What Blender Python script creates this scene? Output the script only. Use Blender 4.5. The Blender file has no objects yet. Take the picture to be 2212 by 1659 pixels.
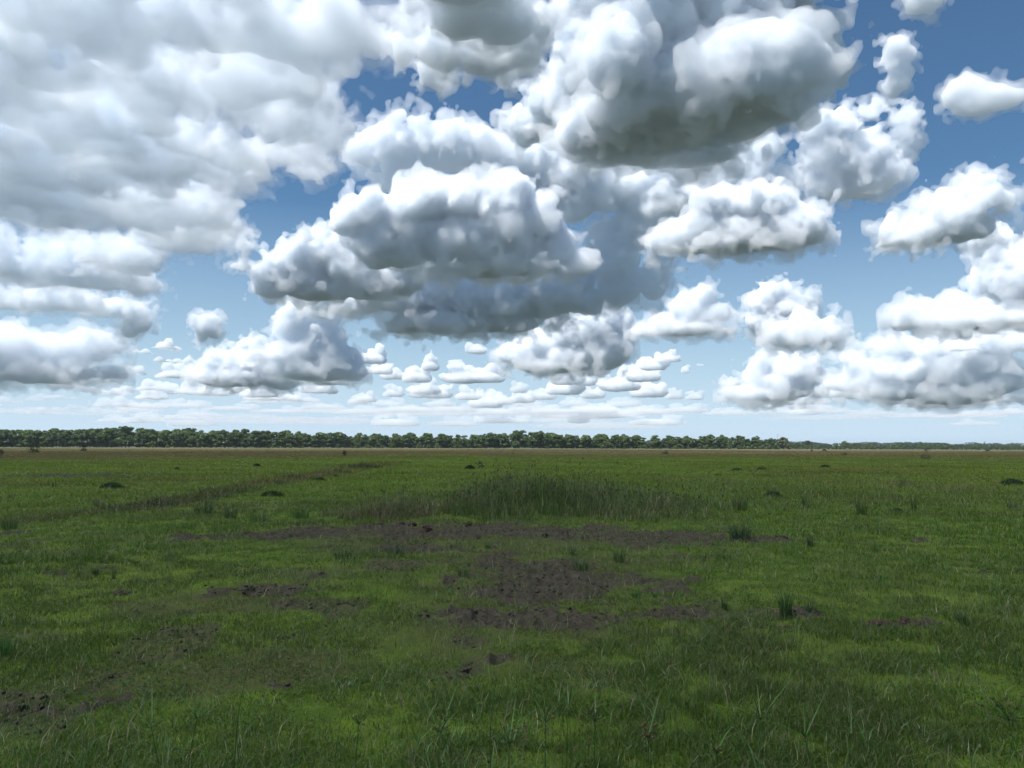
import bpy, math, random
import numpy as np
import openvdb
from mathutils import Vector, Matrix

SC = bpy.context.scene
COL = SC.collection
PI = math.pi
rng = np.random.default_rng(7)
random.seed(7)

# ---------------------------------------------------------------- camera
CAM_H = 1.7
FPX = 1661.5                      # focal length in pixels of a 2212 px wide picture
PITCH = math.radians(4.68)
ROLL = 0.0029
cr, sr, cp, sp = math.cos(ROLL), math.sin(ROLL), math.cos(PITCH), math.sin(PITCH)

def view_dir(u, v):
    a0 = (u - 1106.0) / FPX
    b0 = (829.5 - v) / FPX
    a = a0 * cr - b0 * sr
    b = a0 * sr + b0 * cr
    d = np.array([a, cp - b * sp, sp + b * cp])
    return d / np.linalg.norm(d)

def ground_at(u, v, z=0.0):
    d = view_dir(u, v)
    t = (z - CAM_H) / d[2]
    return np.array([d[0] * t, d[1] * t])

cam_data = bpy.data.cameras.new('camera')
cam = bpy.data.objects.new('camera', cam_data)
COL.objects.link(cam)
R_ = Vector((cr, -sr * sp, sr * cp))
U_ = Vector((-sr, -cr * sp, cr * cp))
B_ = R_.cross(U_)
cam.matrix_world = Matrix(((R_.x, U_.x, B_.x, 0), (R_.y, U_.y, B_.y, 0), (R_.z, U_.z, B_.z, CAM_H), (0, 0, 0, 1)))
cam_data.sensor_width = 36
cam_data.lens = 36 * FPX / 2212
cam_data.clip_start = 0.05
cam_data.clip_end = 200000
SC.camera = cam

# ---------------------------------------------------------------- tags
def tag(o, label=None, cat=None, group=None, kind=None):
    if label: o['label'] = label
    if cat: o['category'] = cat
    if group: o['group'] = group
    if kind: o['kind'] = kind
    return o

def link(name, me, mat=None, parent=None):
    o = bpy.data.objects.new(name, me)
    COL.objects.link(o)
    if mat is not None and me is not None and len(me.materials) == 0:
        me.materials.append(mat)
    if parent is not None: o.parent = parent
    return o

def np_mesh(name, verts, faces, smooth=True):
    """verts (n,3), faces (m,k) with one k"""
    me = bpy.data.meshes.new(name)
    n, (m, k) = len(verts), faces.shape
    me.vertices.add(n); me.loops.add(m * k); me.polygons.add(m)
    me.vertices.foreach_set('co', np.ascontiguousarray(verts, dtype=np.float32).ravel())
    me.loops.foreach_set('vertex_index', np.ascontiguousarray(faces, dtype=np.int32).ravel())
    me.polygons.foreach_set('loop_start', np.arange(0, m * k, k, dtype=np.int32))
    if smooth:
        me.polygons.foreach_set('use_smooth', np.ones(m, dtype=bool))
    me.update(calc_edges=True)
    return me

# ---------------------------------------------------------------- render / world / sun
SC.render.engine = 'CYCLES'
cy = SC.cycles
cy.use_denoising = True
try:
    cy.denoiser = 'OPENIMAGEDENOISE'
    cy.denoising_input_passes = 'RGB_ALBEDO_NORMAL'
except Exception: pass
cy.max_bounces = 32
cy.diffuse_bounces = 3
cy.glossy_bounces = 2
cy.transmission_bounces = 4
cy.volume_bounces = 22
cy.transparent_max_bounces = 64
cy.use_adaptive_sampling = True
cy.adaptive_threshold = 0.02
cy.adaptive_min_samples = 24
cy.sample_clamp_indirect = 6
SC.view_settings.view_transform = 'Standard'
SC.view_settings.look = 'None'
SC.view_settings.exposure = 0.52
SC.view_settings.gamma = 1.0

SUN_EL = math.radians(62)
SUN_AZ = math.radians(-118)        # measured from straight ahead (+Y), positive to the right
sun_dir = Vector((math.sin(SUN_AZ) * math.cos(SUN_EL), math.cos(SUN_AZ) * math.cos(SUN_EL), math.sin(SUN_EL)))
sl = bpy.data.lights.new('sun', 'SUN')
sl.energy = 5.0
sl.angle = math.radians(0.53)
sl.color = (1.0, 0.985, 0.965)
so = bpy.data.objects.new('sun', sl)
so.rotation_euler = sun_dir.to_track_quat('Z', 'Y').to_euler()
COL.objects.link(so)

w = bpy.data.worlds.new('World')
SC.world = w
w.use_nodes = True
nt = w.node_tree
sky = nt.nodes.new('ShaderNodeTexSky')
sky.sky_type = 'NISHITA'
sky.sun_disc = False
sky.sun_elevation = SUN_EL
sky.sun_rotation = SUN_AZ
sky.altitude = 0
sky.air_density = 1.0
sky.dust_density = 0.3
sky.ozone_density = 1.0
tint = nt.nodes.new('ShaderNodeMix'); tint.data_type = 'RGBA'; tint.blend_type = 'MULTIPLY'
tint.inputs[0].default_value = 1.0
tint.inputs[7].default_value = (0.62, 0.87, 1.0, 1)
nt.links.new(sky.outputs[0], tint.inputs[6])
# pale moist air low over the horizon
tc = nt.nodes.new('ShaderNodeTexCoord')
sx = nt.nodes.new('ShaderNodeSeparateXYZ')
nt.links.new(tc.outputs['Generated'], sx.inputs[0])
rmp = nt.nodes.new('ShaderNodeValToRGB')
rmp.color_ramp.elements[0].position = 0.0; rmp.color_ramp.elements[0].color = (1, 1, 1, 1)
rmp.color_ramp.elements[1].position = 0.30; rmp.color_ramp.elements[1].color = (0, 0, 0, 1)
e = rmp.color_ramp.elements.new(0.06); e.color = (.80, .80, .80, 1)
e = rmp.color_ramp.elements.new(0.14); e.color = (.42, .42, .42, 1)
nt.links.new(sx.outputs[2], rmp.inputs[0])
mixh = nt.nodes.new('ShaderNodeMix'); mixh.data_type = 'RGBA'
nt.links.new(rmp.outputs[0], mixh.inputs[0])
nt.links.new(tint.outputs[2], mixh.inputs[6])
mixh.inputs[7].default_value = (6.0, 7.7, 9.3, 1)
bg = nt.nodes['Background']
bg.inputs['Strength'].default_value = 0.072
nt.links.new(mixh.outputs[2], bg.inputs['Color'])
# ---------------------------------------------------------------- the field: masks and heights in world metres
_T = {}
def n2(x, y, L, seed):
    """smooth value noise, about -1..1"""
    if seed not in _T:
        _T[seed] = np.random.default_rng(9000 + seed).uniform(-1, 1, (256, 256)).astype(np.float32)
    T = _T[seed]
    fx, fy = x / L + 37.3 * (seed + 1), y / L + 11.7 * (seed + 1)
    ix, iy = np.floor(fx).astype(np.int64), np.floor(fy).astype(np.int64)
    tx, ty = (fx - ix).astype(np.float32), (fy - iy).astype(np.float32)
    tx = tx * tx * (3 - 2 * tx); ty = ty * ty * (3 - 2 * ty)
    a = T[ix & 255, iy & 255]; b = T[(ix + 1) & 255, iy & 255]; c = T[ix & 255, (iy + 1) & 255]; d = T[(ix + 1) & 255, (iy + 1) & 255]
    return (a * (1 - tx) + b * tx) * (1 - ty) + (c * (1 - tx) + d * tx) * ty

def fb(x, y, L, seed, n=3, h=0.55):
    r, a = 0, 1.0
    for k in range(n):
        r = r + a * n2(x, y, L, seed + k); a *= h; L *= 0.48
    return r

def sstep(e0, e1, x):
    t = np.clip((x - e0) / (e1 - e0), 0, 1)
    return t * t * (3 - 2 * t)

def patch(u, v, ru, rv):
    c = ground_at(u, v)
    n_, f_ = ground_at(u, v + rv), ground_at(u, max(v - rv, 968.5))
    return (c[0], 0.5 * (n_[1] + f_[1]), ru * c[1] / FPX, max(0.12, 0.5 * (f_[1] - n_[1])))

def cover(x, y, plist):
    s = np.full(np.shape(x), -9.0, dtype=np.float32)
    for (cx, cy_, rx, ry) in plist:
        q = np.sqrt(((x - cx) / rx) ** 2 + ((y - cy_) / ry) ** 2)
        np.maximum(s, 1 - q, out=s)
    return s

SOIL = [patch(*p) for p in [(620,1160,240,15),(900,1152,340,26),(1150,1152,310,25),(1380,1161,260,17),(1650,1166,120,11),(900,1188,160,12),(420,1164,110,9),
        (1180,1275,230,50),(1120,1230,150,20),(1150,1332,270,25),(1420,1326,120,12),(1040,1342,120,18),(1320,1262,190,20),
        (600,1277,130,14),(690,1250,40,6),(400,1322,60,8),(520,1321,60,6),(1890,1352,40,10),(1960,1350,80,9),(1720,1331,80,11),
        (240,1500,55,13),(60,1527,95,16),(170,1517,60,8),(610,1470,40,12),(620,1368,30,8),(115,1241,34,7),(264,1281,32,8),
        (2140,1232,110,5),(1990,1168,40,5),(15,1151,40,6),(150,1028,220,5),(1690,1352,40,7),(1090,1418,34,7),(460,1290,30,6),(1100,1205,60,5),(300,1320,20,6)]]
BARE = [patch(*p) for p in [(1150,1270,420,110),(900,1170,560,40),(560,1290,260,60),(240,1480,260,60),(520,1440,220,50),(1000,1640,120,30)]]
MEADOW = [patch(*p) for p in [(1150,1095,300,22),(800,1105,130,16),(1330,1100,220,20),(1450,1090,140,16),(1190,1070,150,16)]]
TRACKPTS = [ground_at(u, v) for (u, v) in [(120,1112),(250,1100),(370,1082),(500,1058),(600,1040),(700,1022),(780,1008),(850,998)]]

def track_dist(x, y):
    d = np.full(np.shape(x), 1e3, dtype=np.float32)
    for a, b in zip(TRACKPTS[:-1], TRACKPTS[1:]):
        ab = b - a
        t = np.clip(((x - a[0]) * ab[0] + (y - a[1]) * ab[1]) / (ab @ ab), 0, 1)
        # stretched: distance in units of the local half width
        hw = 0.55 + 0.018 * np.hypot(a[0], a[1])
        np.minimum(d, np.hypot(x - a[0] - t * ab[0], (y - a[1] - t * ab[1]) * 0.45) / hw, out=d)
    return d

def fields(x, y):
    r = np.hypot(x, y)
    s = cover(x, y, SOIL) + 0.42 * fb(x, y, 0.55, 1, 3) + 0.18 * n2(x, y, 0.09, 5)
    soil = sstep(0.0, 0.45, s + .20 * n2(x, y, .16, 6))
    spots = sstep(0.62, 0.85, fb(x, y, 1.3, 7, 3) ) * (r < 40)
    soil = np.maximum(soil, 0.75 * spots * sstep(-0.9, 0.2, cover(x, y, BARE) + .35))
    bare = sstep(-0.25, 0.75, cover(x, y, BARE) + 0.5 * fb(x, y, 1.1, 11, 3))
    dryfar = sstep(95, 210, r + 45 * fb(x, y, 38, 14, 3) - 0.10 * x)
    track = sstep(1.25, 0.55, track_dist(x, y) + 0.35 * fb(x, y, 2.2, 17, 2))
    straw = sstep(535, 575, y + 0.75 * x * (x > 0) + 55 * fb(x, y, 70, 21, 3)) * sstep(1150, 950, y)
    dryfar = np.maximum(dryfar * sstep(1150, 950, y), 0)
    return soil, bare, dryfar, track, straw

def height(x, y, soil=None):
    r = np.hypot(x, y)
    near = sstep(60, 25, r)
    h = 0.05 * n2(x, y, 5.0, 30) + 0.10 * n2(x, y, 23.0, 31) * sstep(8, 40, r)
    h = h + near * (0.022 * n2(x, y, 1.1, 32) + 0.012 * n2(x, y, 0.35, 33))
    h = h + 0.30 * np.exp(-(((x - MX) / 3.2) ** 2 + ((y - MY) / 3.0) ** 2))
    if soil is not None:
        clod = 0.034 * (1 - np.abs(n2(x, y, 0.22, 34)) * 1.6) + 0.036 * (1 - np.abs(n2(x, y, 0.12, 35)) * 1.7) + 0.03 * n2(x, y, 0.5, 36) + 0.015 * n2(x, y, 0.05, 37)
        h = h + near * soil * (clod - 0.030)
    return h
_m = ground_at(1150, 1098)
MX, MY = _m[0], _m[1] + 1.5

def attr(me, name, vals, typ='FLOAT', dom='POINT'):
    a = me.attributes.new(name, typ, dom)
    a.data.foreach_set('color' if 'COLOR' in typ else 'value', np.ascontiguousarray(vals, dtype=np.float32).ravel())

# ---- the ground sheet
th = np.radians(np.concatenate([np.linspace(-43, 43, 1400), np.linspace(43, 317, 95)[1:-1]]))
rr = [0.4]
while rr[-1] < 70000:
    r = rr[-1]
    rr.append(r * (1.09 if r < 2.6 else 1.0036 if r < 30 else 1.012 if r < 2500 else 1.08))
rr = np.array(rr)
GX = rr[:, None] * np.sin(th)[None, :]
GY = rr[:, None] * np.cos(th)[None, :]
nr, ntn = GX.shape
soil, bare, dryfar, track, straw = fields(GX, GY)
GZ = height(GX, GY, soil)
P = np.stack([GX, GY, GZ], -1).reshape(-1, 3)
i = np.arange(nr - 1)[:, None] * ntn; j = np.arange(ntn)[None, :]; j2 = (j + 1) % ntn
Q = np.stack([i + j, i + j2, i + ntn + j2, i + ntn + j], -1).reshape(-1, 4)[:, ::-1]
cap = np.arange(0, ntn)
me = np_mesh('ground', P, Q)
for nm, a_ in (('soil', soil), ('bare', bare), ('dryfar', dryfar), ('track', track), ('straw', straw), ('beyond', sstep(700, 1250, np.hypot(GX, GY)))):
    attr(me, nm, a_)

def nodes(m):
    m.use_nodes = True
    t = m.node_tree
    return t, t.nodes, t.links, t.nodes['Principled BSDF']
def N(t, typ, **kw):
    n = t.nodes.new(typ)
    for k, v in kw.items(): setattr(n, k, v)
    return n
def mixc(t, fac, a, b):
    n = N(t, 'ShaderNodeMix', data_type='RGBA')
    for k, s in ((0, fac), (6, a), (7, b)):
        if isinstance(s, (int, float)): n.inputs[k].default_value = s
        elif isinstance(s, tuple): n.inputs[k].default_value = (*s, 1)
        else: t.links.new(s, n.inputs[k])
    return n.outputs[2]
def noise_out(t, co, scale, detail=3, rough=.6, lo=0.35, hi=0.65, stretch=None):
    if stretch:
        mp = N(t, 'ShaderNodeMapping'); mp.inputs['Scale'].default_value = stretch
        t.links.new(co, mp.inputs[0]); co = mp.outputs[0]
    n = N(t, 'ShaderNodeTexNoise'); n.inputs['Scale'].default_value = scale; n.inputs['Detail'].default_value = detail; n.inputs['Roughness'].default_value = rough
    t.links.new(co, n.inputs['Vector'])
    m = N(t, 'ShaderNodeMapRange'); m.inputs[1].default_value = lo; m.inputs[2].default_value = hi
    t.links.new(n.outputs[0], m.inputs[0])
    return m.outputs[0]
def attr_out(t, name):
    n = N(t, 'ShaderNodeAttribute', attribute_name=name)
    return n.outputs['Fac']
def mulf(t, a, k):
    n = N(t, 'ShaderNodeMath', operation='MULTIPLY'); t.links.new(a, n.inputs[0]); n.inputs[1].default_value = k
    return n.outputs[0]

mg = bpy.data.materials.new('field_turf')
t, nd, lk, bs = nodes(mg)
co = N(t, 'ShaderNodeTexCoord').outputs['Object']
c = mixc(t, noise_out(t, co, 0.35, 4), (.105, .175, .015), (.140, .210, .020))
c = mixc(t, noise_out(t, co, 2.6, 5, .7, .3, .7), c, (.050, .088, .012))
c = mixc(t, mulf(t, noise_out(t, co, .09, 4, .65, .45, .7), .55), c, (.105, .110, .034))
c = mixc(t, mulf(t, noise_out(t, co, 14, 3, .7, .45, .75), .5), c, (.10, .085, .040))
c = mixc(t, attr_out(t, 'track'), c, mixc(t, noise_out(t, co, .6, 3), (.042, .058, .016), (.075, .065, .030)))
far_c = mixc(t, noise_out(t, co, .05, 5, .7, .35, .65), (.085, .066, .036), (.072, .076, .028))
far_c = mixc(t, mulf(t, noise_out(t, co, .35, 4, .7, .45, .7), .5), far_c, (.070, .062, .030))
c = mixc(t, mulf(t, attr_out(t, 'dryfar'), .92), c, far_c)
c = mixc(t, attr_out(t, 'straw'), c, mixc(t, noise_out(t, co, .04, 4, .6), (.140, .115, .060), (.090, .095, .040)))
c = mixc(t, mulf(t, attr_out(t, 'bare'), .75), c, mixc(t, noise_out(t, co, 9, 4, .7), (.075, .060, .034), (.060, .075, .022)))
sc_ = mixc(t, noise_out(t, co, 5, 5, .7, .3, .7), (.046, .040, .027), (.086, .075, .052))
sc_ = mixc(t, noise_out(t, co, 28, 3, .7, .5, .75), sc_, (.040, .030, .022))
c = mixc(t, attr_out(t, 'soil'), c, sc_)
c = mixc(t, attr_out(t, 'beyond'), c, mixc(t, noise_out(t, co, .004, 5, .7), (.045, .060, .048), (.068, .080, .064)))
lk.new(c, bs.inputs['Base Color'])
bs.inputs['Roughness'].default_value = 1.0
bs.inputs['Specular IOR Level'].default_value = 0.08
bp = N(t, 'ShaderNodeBump'); bp.inputs['Strength'].default_value = 0.7; bp.inputs['Distance'].default_value = 0.03
nz = N(t, 'ShaderNodeTexNoise'); nz.inputs['Scale'].default_value = 22; nz.inputs['Detail'].default_value = 5; nz.inputs['Roughness'].default_value = .7
lk.new(co, nz.inputs['Vector']); lk.new(nz.outputs[0], bp.inputs['Height']); lk.new(bp.outputs[0], bs.inputs['Normal'])
tag(link('ground', me, mg), kind='structure')

# ---------------------------------------------------------------- blades
def leaf_mat(name, trans=0.3):
    m = bpy.data.materials.new(name)
    m.use_nodes = True
    t = m.node_tree; t.nodes.clear()
    o = N(t, 'ShaderNodeOutputMaterial')
    a = N(t, 'ShaderNodeAttribute', attribute_name='tint')
    d = N(t, 'ShaderNodeBsdfDiffuse'); tr = N(t, 'ShaderNodeBsdfTranslucent'); g = N(t, 'ShaderNodeBsdfGlossy')
    g.inputs['Roughness'].default_value = .45
    t.links.new(a.outputs['Color'], d.inputs['Color']); t.links.new(a.outputs['Color'], tr.inputs['Color'])
    m1 = N(t, 'ShaderNodeMixShader'); m1.inputs[0].default_value = trans
    t.links.new(d.outputs[0], m1.inputs[1]); t.links.new(tr.outputs[0], m1.inputs[2])
    m2 = N(t, 'ShaderNodeMixShader'); m2.inputs[0].default_value = .03
    t.links.new(m1.outputs[0], m2.inputs[1]); t.links.new(g.outputs[0], m2.inputs[2])
    t.links.new(m2.outputs[0], o.inputs['Surface'])
    return m
M_BLADE = leaf_mat('grass_blade', .42)

def blades(root, hgt, wid, lean, ldir, g, tint, bend=1.0):
    """root (n,3); quads: two per blade, curved and tapering; returns P, Q, tint per point"""
    n = len(root)
    face = ldir + g.uniform(-1.2, 1.2, n)
    sx_, sy_ = np.cos(face + PI / 2), np.sin(face + PI / 2)
    lx, ly = np.cos(ldir), np.sin(ldir)
    P = np.empty((n, 6, 3), np.float32)
    for k, (s, wf) in enumerate(((0.0, 1.0), (0.55, .85), (1.0, .12))):
        off = lean * hgt * (s ** (1 + bend))
        zz = hgt * s * (1 - 0.35 * np.minimum(1.3, lean) * s)
        for q, sgn in ((0, -1), (1, 1)):
            P[:, 2 * k + q, 0] = root[:, 0] + lx * off + sx_ * sgn * wid * wf * .5
            P[:, 2 * k + q, 1] = root[:, 1] + ly * off + sy_ * sgn * wid * wf * .5
            P[:, 2 * k + q, 2] = root[:, 2] + zz
    b = np.arange(n)[:, None] * 6
    Q = np.concatenate([b + np.array([[0, 1, 3, 2]]), b + np.array([[2, 3, 5, 4]])], 0)
    T = np.repeat(tint, 6, axis=0)
    return P.reshape(-1, 3), Q, T

def pick_tint(n, g, pal, wts, jit=.25):
    k = g.choice(len(pal), n, p=np.array(wts) / sum(wts))
    c = np.array(pal)[k] * g.uniform(1 - jit, 1 + jit, (n, 1))
    return np.concatenate([c, np.ones((n, 1))], 1).astype(np.float32)

def blade_object(name, parts, mat=None, parent=None):
    Ps, Qs, Ts, n = [], [], [], 0
    for P, Q, T in parts:
        Ps.append(P); Qs.append(Q + n); Ts.append(T); n += len(P)
    me = np_mesh(name, np.concatenate(Ps), np.concatenate(Qs))
    attr(me, 'tint', np.concatenate(Ts), 'FLOAT_COLOR')
    return link(name, me, mat or M_BLADE, parent)

G_GREEN = [(.085,.165,.016), (.105,.185,.018), (.068,.135,.014), (.125,.175,.026), (.24,.19,.085), (.060,.140,.032)]
g = np.random.default_rng(21)
NB = 1900000
r = np.exp(math.log(3.4) + (math.log(420) - math.log(3.4)) * g.random(NB) ** 1.25)
a = np.radians(g.uniform(-40, 40, NB))
x, y = r * np.sin(a), r * np.cos(a)
soil, bare, dryfar, track, straw = fields(x, y)
dens = 0.62 + 0.75 * fb(x, y, 0.30, 50, 3) + 0.30 * fb(x, y, 2.5, 53, 2)
keep = g.random(NB) < np.clip(dens, .12, 1) * (1 - .88 * soil) * (1 - .35 * bare)
x, y, r, dryfar, bare, track = x[keep], y[keep], r[keep], dryfar[keep], bare[keep], track[keep]
n = len(x)
z = height(x, y) - 0.004
lod = np.maximum(1, r / 6.5)
lush = fb(x, y, 1.7, 56, 3)
hgt = (0.035 + 0.045 * g.random(n) ** 1.6) * (1 + .45 * lush) * (1 - .35 * bare) * np.minimum(lod, 7) ** .38 * (1 + .9 * track)
wid = (0.0022 + 0.0022 * g.random(n)) * np.minimum(lod, 40) ** .92
tint = pick_tint(n, g, G_GREEN, [4, 4, 4, 2.4, .8, 1.6])
dmix = np.clip(dryfar * .8 + bare * .35 + track * .45 + .35 * np.clip(fb(x, y, 3.1, 60, 3), 0, 1) + .55 * np.clip(fb(x, y, 9.0, 75, 4) - .1, 0, 1) * sstep(12, 28, r), 0, 1)[:, None]
dryc = np.array([.115, .098, .045, 1]) * g.uniform(.7, 1.3, (n, 1)); dryc[:, 3] = 1
tint = tint * (1 - dmix) + dryc * dmix
hue = (1 + .22 * fb(x, y, 4.5, 64, 3))[:, None]
tint[:, :3] *= hue
tint[:, :3] *= 1 + sstep(11, 50, r)[:, None] * np.array([[.85, .50, .05]])  # sunlit tips seen at a low angle, put into blade colour by distance
# longer, paler blades and dead straws scattered through the turf
NL = 90000
rl = np.exp(g.uniform(math.log(3.4), math.log(60), NL)); al = np.radians(g.uniform(-40, 40, NL))
xl, yl = rl * np.sin(al), rl * np.cos(al)
kp = g.random(NL) < np.clip(.45 + .8 * fb(xl, yl, .8, 70, 3), .05, 1) * (1 - .8 * fields(xl, yl)[0])
xl, yl, rl = xl[kp], yl[kp], rl[kp]; nl = len(xl); ll = np.maximum(1, rl / 7)
longer = blades(np.stack([xl, yl, height(xl, yl) - .004], 1), (.07 + .11 * g.random(nl) ** 2) * np.minimum(ll, 3) ** .3, (.0026 + .002 * g.random(nl)) * np.minimum(ll, 8) ** .9,
                g.uniform(.2, 1.3, nl), g.uniform(0, 2 * PI, nl), g,
                pick_tint(nl, g, [(.12, .20, .05), (.09, .17, .03), (.16, .21, .09), (.33, .27, .15), (.24, .18, .10)], [4, 4, 2, 1.6, 1.2], .3), bend=1.3)
# small broad leaves of clover and weeds low in the near turf
NW = 22000
rw = np.exp(g.uniform(math.log(3.4), math.log(16), NW)); aw = np.radians(g.uniform(-38, 38, NW))
xw, yw = rw * np.sin(aw), rw * np.cos(aw)
kp = g.random(NW) < np.clip(fb(xw, yw, .7, 80, 3) + .15, 0, 1) * (1 - .7 * fields(xw, yw)[0])
xw, yw, rw = xw[kp], yw[kp], rw[kp]; nw = len(xw)
cw = np.stack([xw, yw, height(xw, yw) + g.uniform(.015, .045, nw)], 1)
ax_ = g.uniform(0, 2 * PI, nw); tl = g.uniform(-.5, .7, nw); lw = g.uniform(.010, .022, nw)
da = np.stack([np.cos(ax_) * np.cos(tl), np.sin(ax_) * np.cos(tl), np.sin(tl)], 1) * lw[:, None]
db = np.stack([-np.sin(ax_), np.cos(ax_), g.uniform(-.4, .4, nw)], 1) * (lw * .45)[:, None]
PW = np.stack([cw - da, cw - da * .1 - db, cw - da * .1 + db, cw + da * .5 - db * .8, cw + da * .5 + db * .8, cw + da], 1).reshape(-1, 3)
b6 = np.arange(nw)[:, None] * 6
QW = np.concatenate([b6 + np.array([[0, 1, 3, 2]]), b6 + np.array([[2, 3, 5, 4]])], 0)
leaves = (PW, QW, np.repeat(pick_tint(nw, g, [(.040, .105, .020), (.058, .120, .024), (.034, .090, .026), (.10, .085, .04)], [4, 3, 3, .8], .3), 6, axis=0))
grass = blade_object('grass', [longer, leaves, blades(np.stack([x, y, z], 1), hgt, wid, g.uniform(.1, 1.3, n), g.uniform(0, 2 * PI, n), g, tint)])
tag(grass, kind='stuff')
print('blades', n)

# crumbs and small clods of torn earth
g = np.random.default_rng(31)
NC = 60000
rc = np.exp(g.uniform(math.log(4), math.log(22), NC)); ac = np.radians(g.uniform(-38, 38, NC))
xc, yc = rc * np.sin(ac), rc * np.cos(ac)
kp = g.random(NC) < fields(xc, yc)[0] ** 1.5 * np.clip(.5 + n2(xc, yc, .4, 90), .05, 1)
xc, yc = xc[kp], yc[kp]; nc = len(xc)
zc = height(xc, yc, fields(xc, yc)[0])
oct_ = np.array([(1, 0, 0), (.3, .95, .1), (-.8, .5, 0), (-.7, -.6, .1), (.4, -.9, 0), (0, 0, .9), (.1, 0, -.6)], np.float32)
of = np.array([(0, 1, 5, 5), (1, 2, 5, 5), (2, 3, 5, 5), (3, 4, 5, 5), (4, 0, 5, 5), (1, 0, 6, 6), (2, 1, 6, 6), (3, 2, 6, 6), (4, 3, 6, 6), (0, 4, 6, 6)])[:, :3]
sz = (.005 + .024 * g.random(nc) ** 4)[:, None, None]
V = oct_[None] * sz * g.uniform(.6, 1.3, (nc, 7, 3))
rz_ = g.uniform(0, 6.28, nc); cz, sz_ = np.cos(rz_)[:, None], np.sin(rz_)[:, None]
V = np.stack([V[..., 0] * cz - V[..., 1] * sz_, V[..., 0] * sz_ + V[..., 1] * cz, V[..., 2]], -1) + np.stack([xc, yc, zc + .004], 1)[:, None, :]
F = (of[None] + (np.arange(nc) * 7)[:, None, None]).reshape(-1, 3)
M_CRUMB = bpy.data.materials.new('soil_crumb')
t, nd, lk, bs = nodes(M_CRUMB)
co = N(t, 'ShaderNodeTexCoord').outputs['Object']
lk.new(mixc(t, noise_out(t, co, 6, 4, .7, .3, .7), (.048, .042, .030), (.092, .080, .057)), bs.inputs['Base Color'])
bs.inputs['Roughness'].default_value = 1.0; bs.inputs['Specular IOR Level'].default_value = .05
tag(link('soil_crumbs', np_mesh('soil_crumbs', V.reshape(-1, 3), F, smooth=False), M_CRUMB), kind='stuff')
print('crumbs', nc)
# ---------------------------------------------------------------- the patch of tall sedge and grass
TALL_G = [(.095,.165,.026), (.070,.130,.028), (.125,.18,.030), (.080,.145,.040), (.17,.20,.065)]
TALL_D = [(.26,.20,.11), (.36,.30,.18), (.17,.135,.07), (.11,.155,.045)]
def tallness(x, y):
    """height of the tall growth in metres at a place (0 where there is none)"""
    s = cover(x, y, MEADOW)
    return s
def tall_patch(name, plist, n, hts, dry, seed, green=TALL_G, wid=(.005, .010), thr=0.0):
    g = np.random.default_rng(seed)
    parts = []
    tot = sum(p[2] * p[3] for p in plist)
    xs, ys, hs = [], [], []
    for p, h in zip(plist, hts):
        k = int(n * p[2] * p[3] / tot)
        rr_ = np.sqrt(g.random(k)) * 1.05; aa = g.uniform(0, 2 * PI, k)
        xs.append(p[0] + p[2] * rr_ * np.cos(aa)); ys.append(p[1] + p[3] * rr_ * np.sin(aa))
        hs.append(h * (1.05 - .55 * rr_ ** 2))
    x, y, h = map(np.concatenate, (xs, ys, hs))
    cl = fb(x, y, .55, seed, 3)
    kp = g.random(len(x)) < np.clip(.55 + .9 * cl, .08, 1)
    x, y, h, cl = x[kp], y[kp], h[kp], cl[kp]
    k = len(x)
    hh = h * (.35 + .70 * g.random(k) ** 1.4) * np.clip(1 + .40 * cl + .25 * fb(x, y, 1.4, seed + 9, 2), .4, 1.6)
    t1 = pick_tint(k, g, green, [3] * len(green), .35); t2 = pick_tint(k, g, TALL_D, [3, 2, 3, 3], .3)
    dm = (g.random(k) < np.clip(dry + .35 * fb(x, y, 1.1, seed + 5, 2), 0.03, .9))[:, None]
    tint = np.where(dm, t2, t1)
    P = blades(np.stack([x, y, height(x, y) - .01], 1), hh, g.uniform(*wid, k), g.uniform(.1, 1.35, k) ** 1.15, g.uniform(0, 2 * PI, k), g, tint.astype(np.float32), bend=1.5)
    return x, y, hh, P

def pw(u, v, ru, depth_m, near_v=True):
    """ellipse on the ground whose near edge is at picture row v"""
    c = ground_at(u, v)
    return (c[0] * (1 + depth_m / c[1]), c[1] + depth_m, ru * c[1] / FPX, depth_m)

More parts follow.
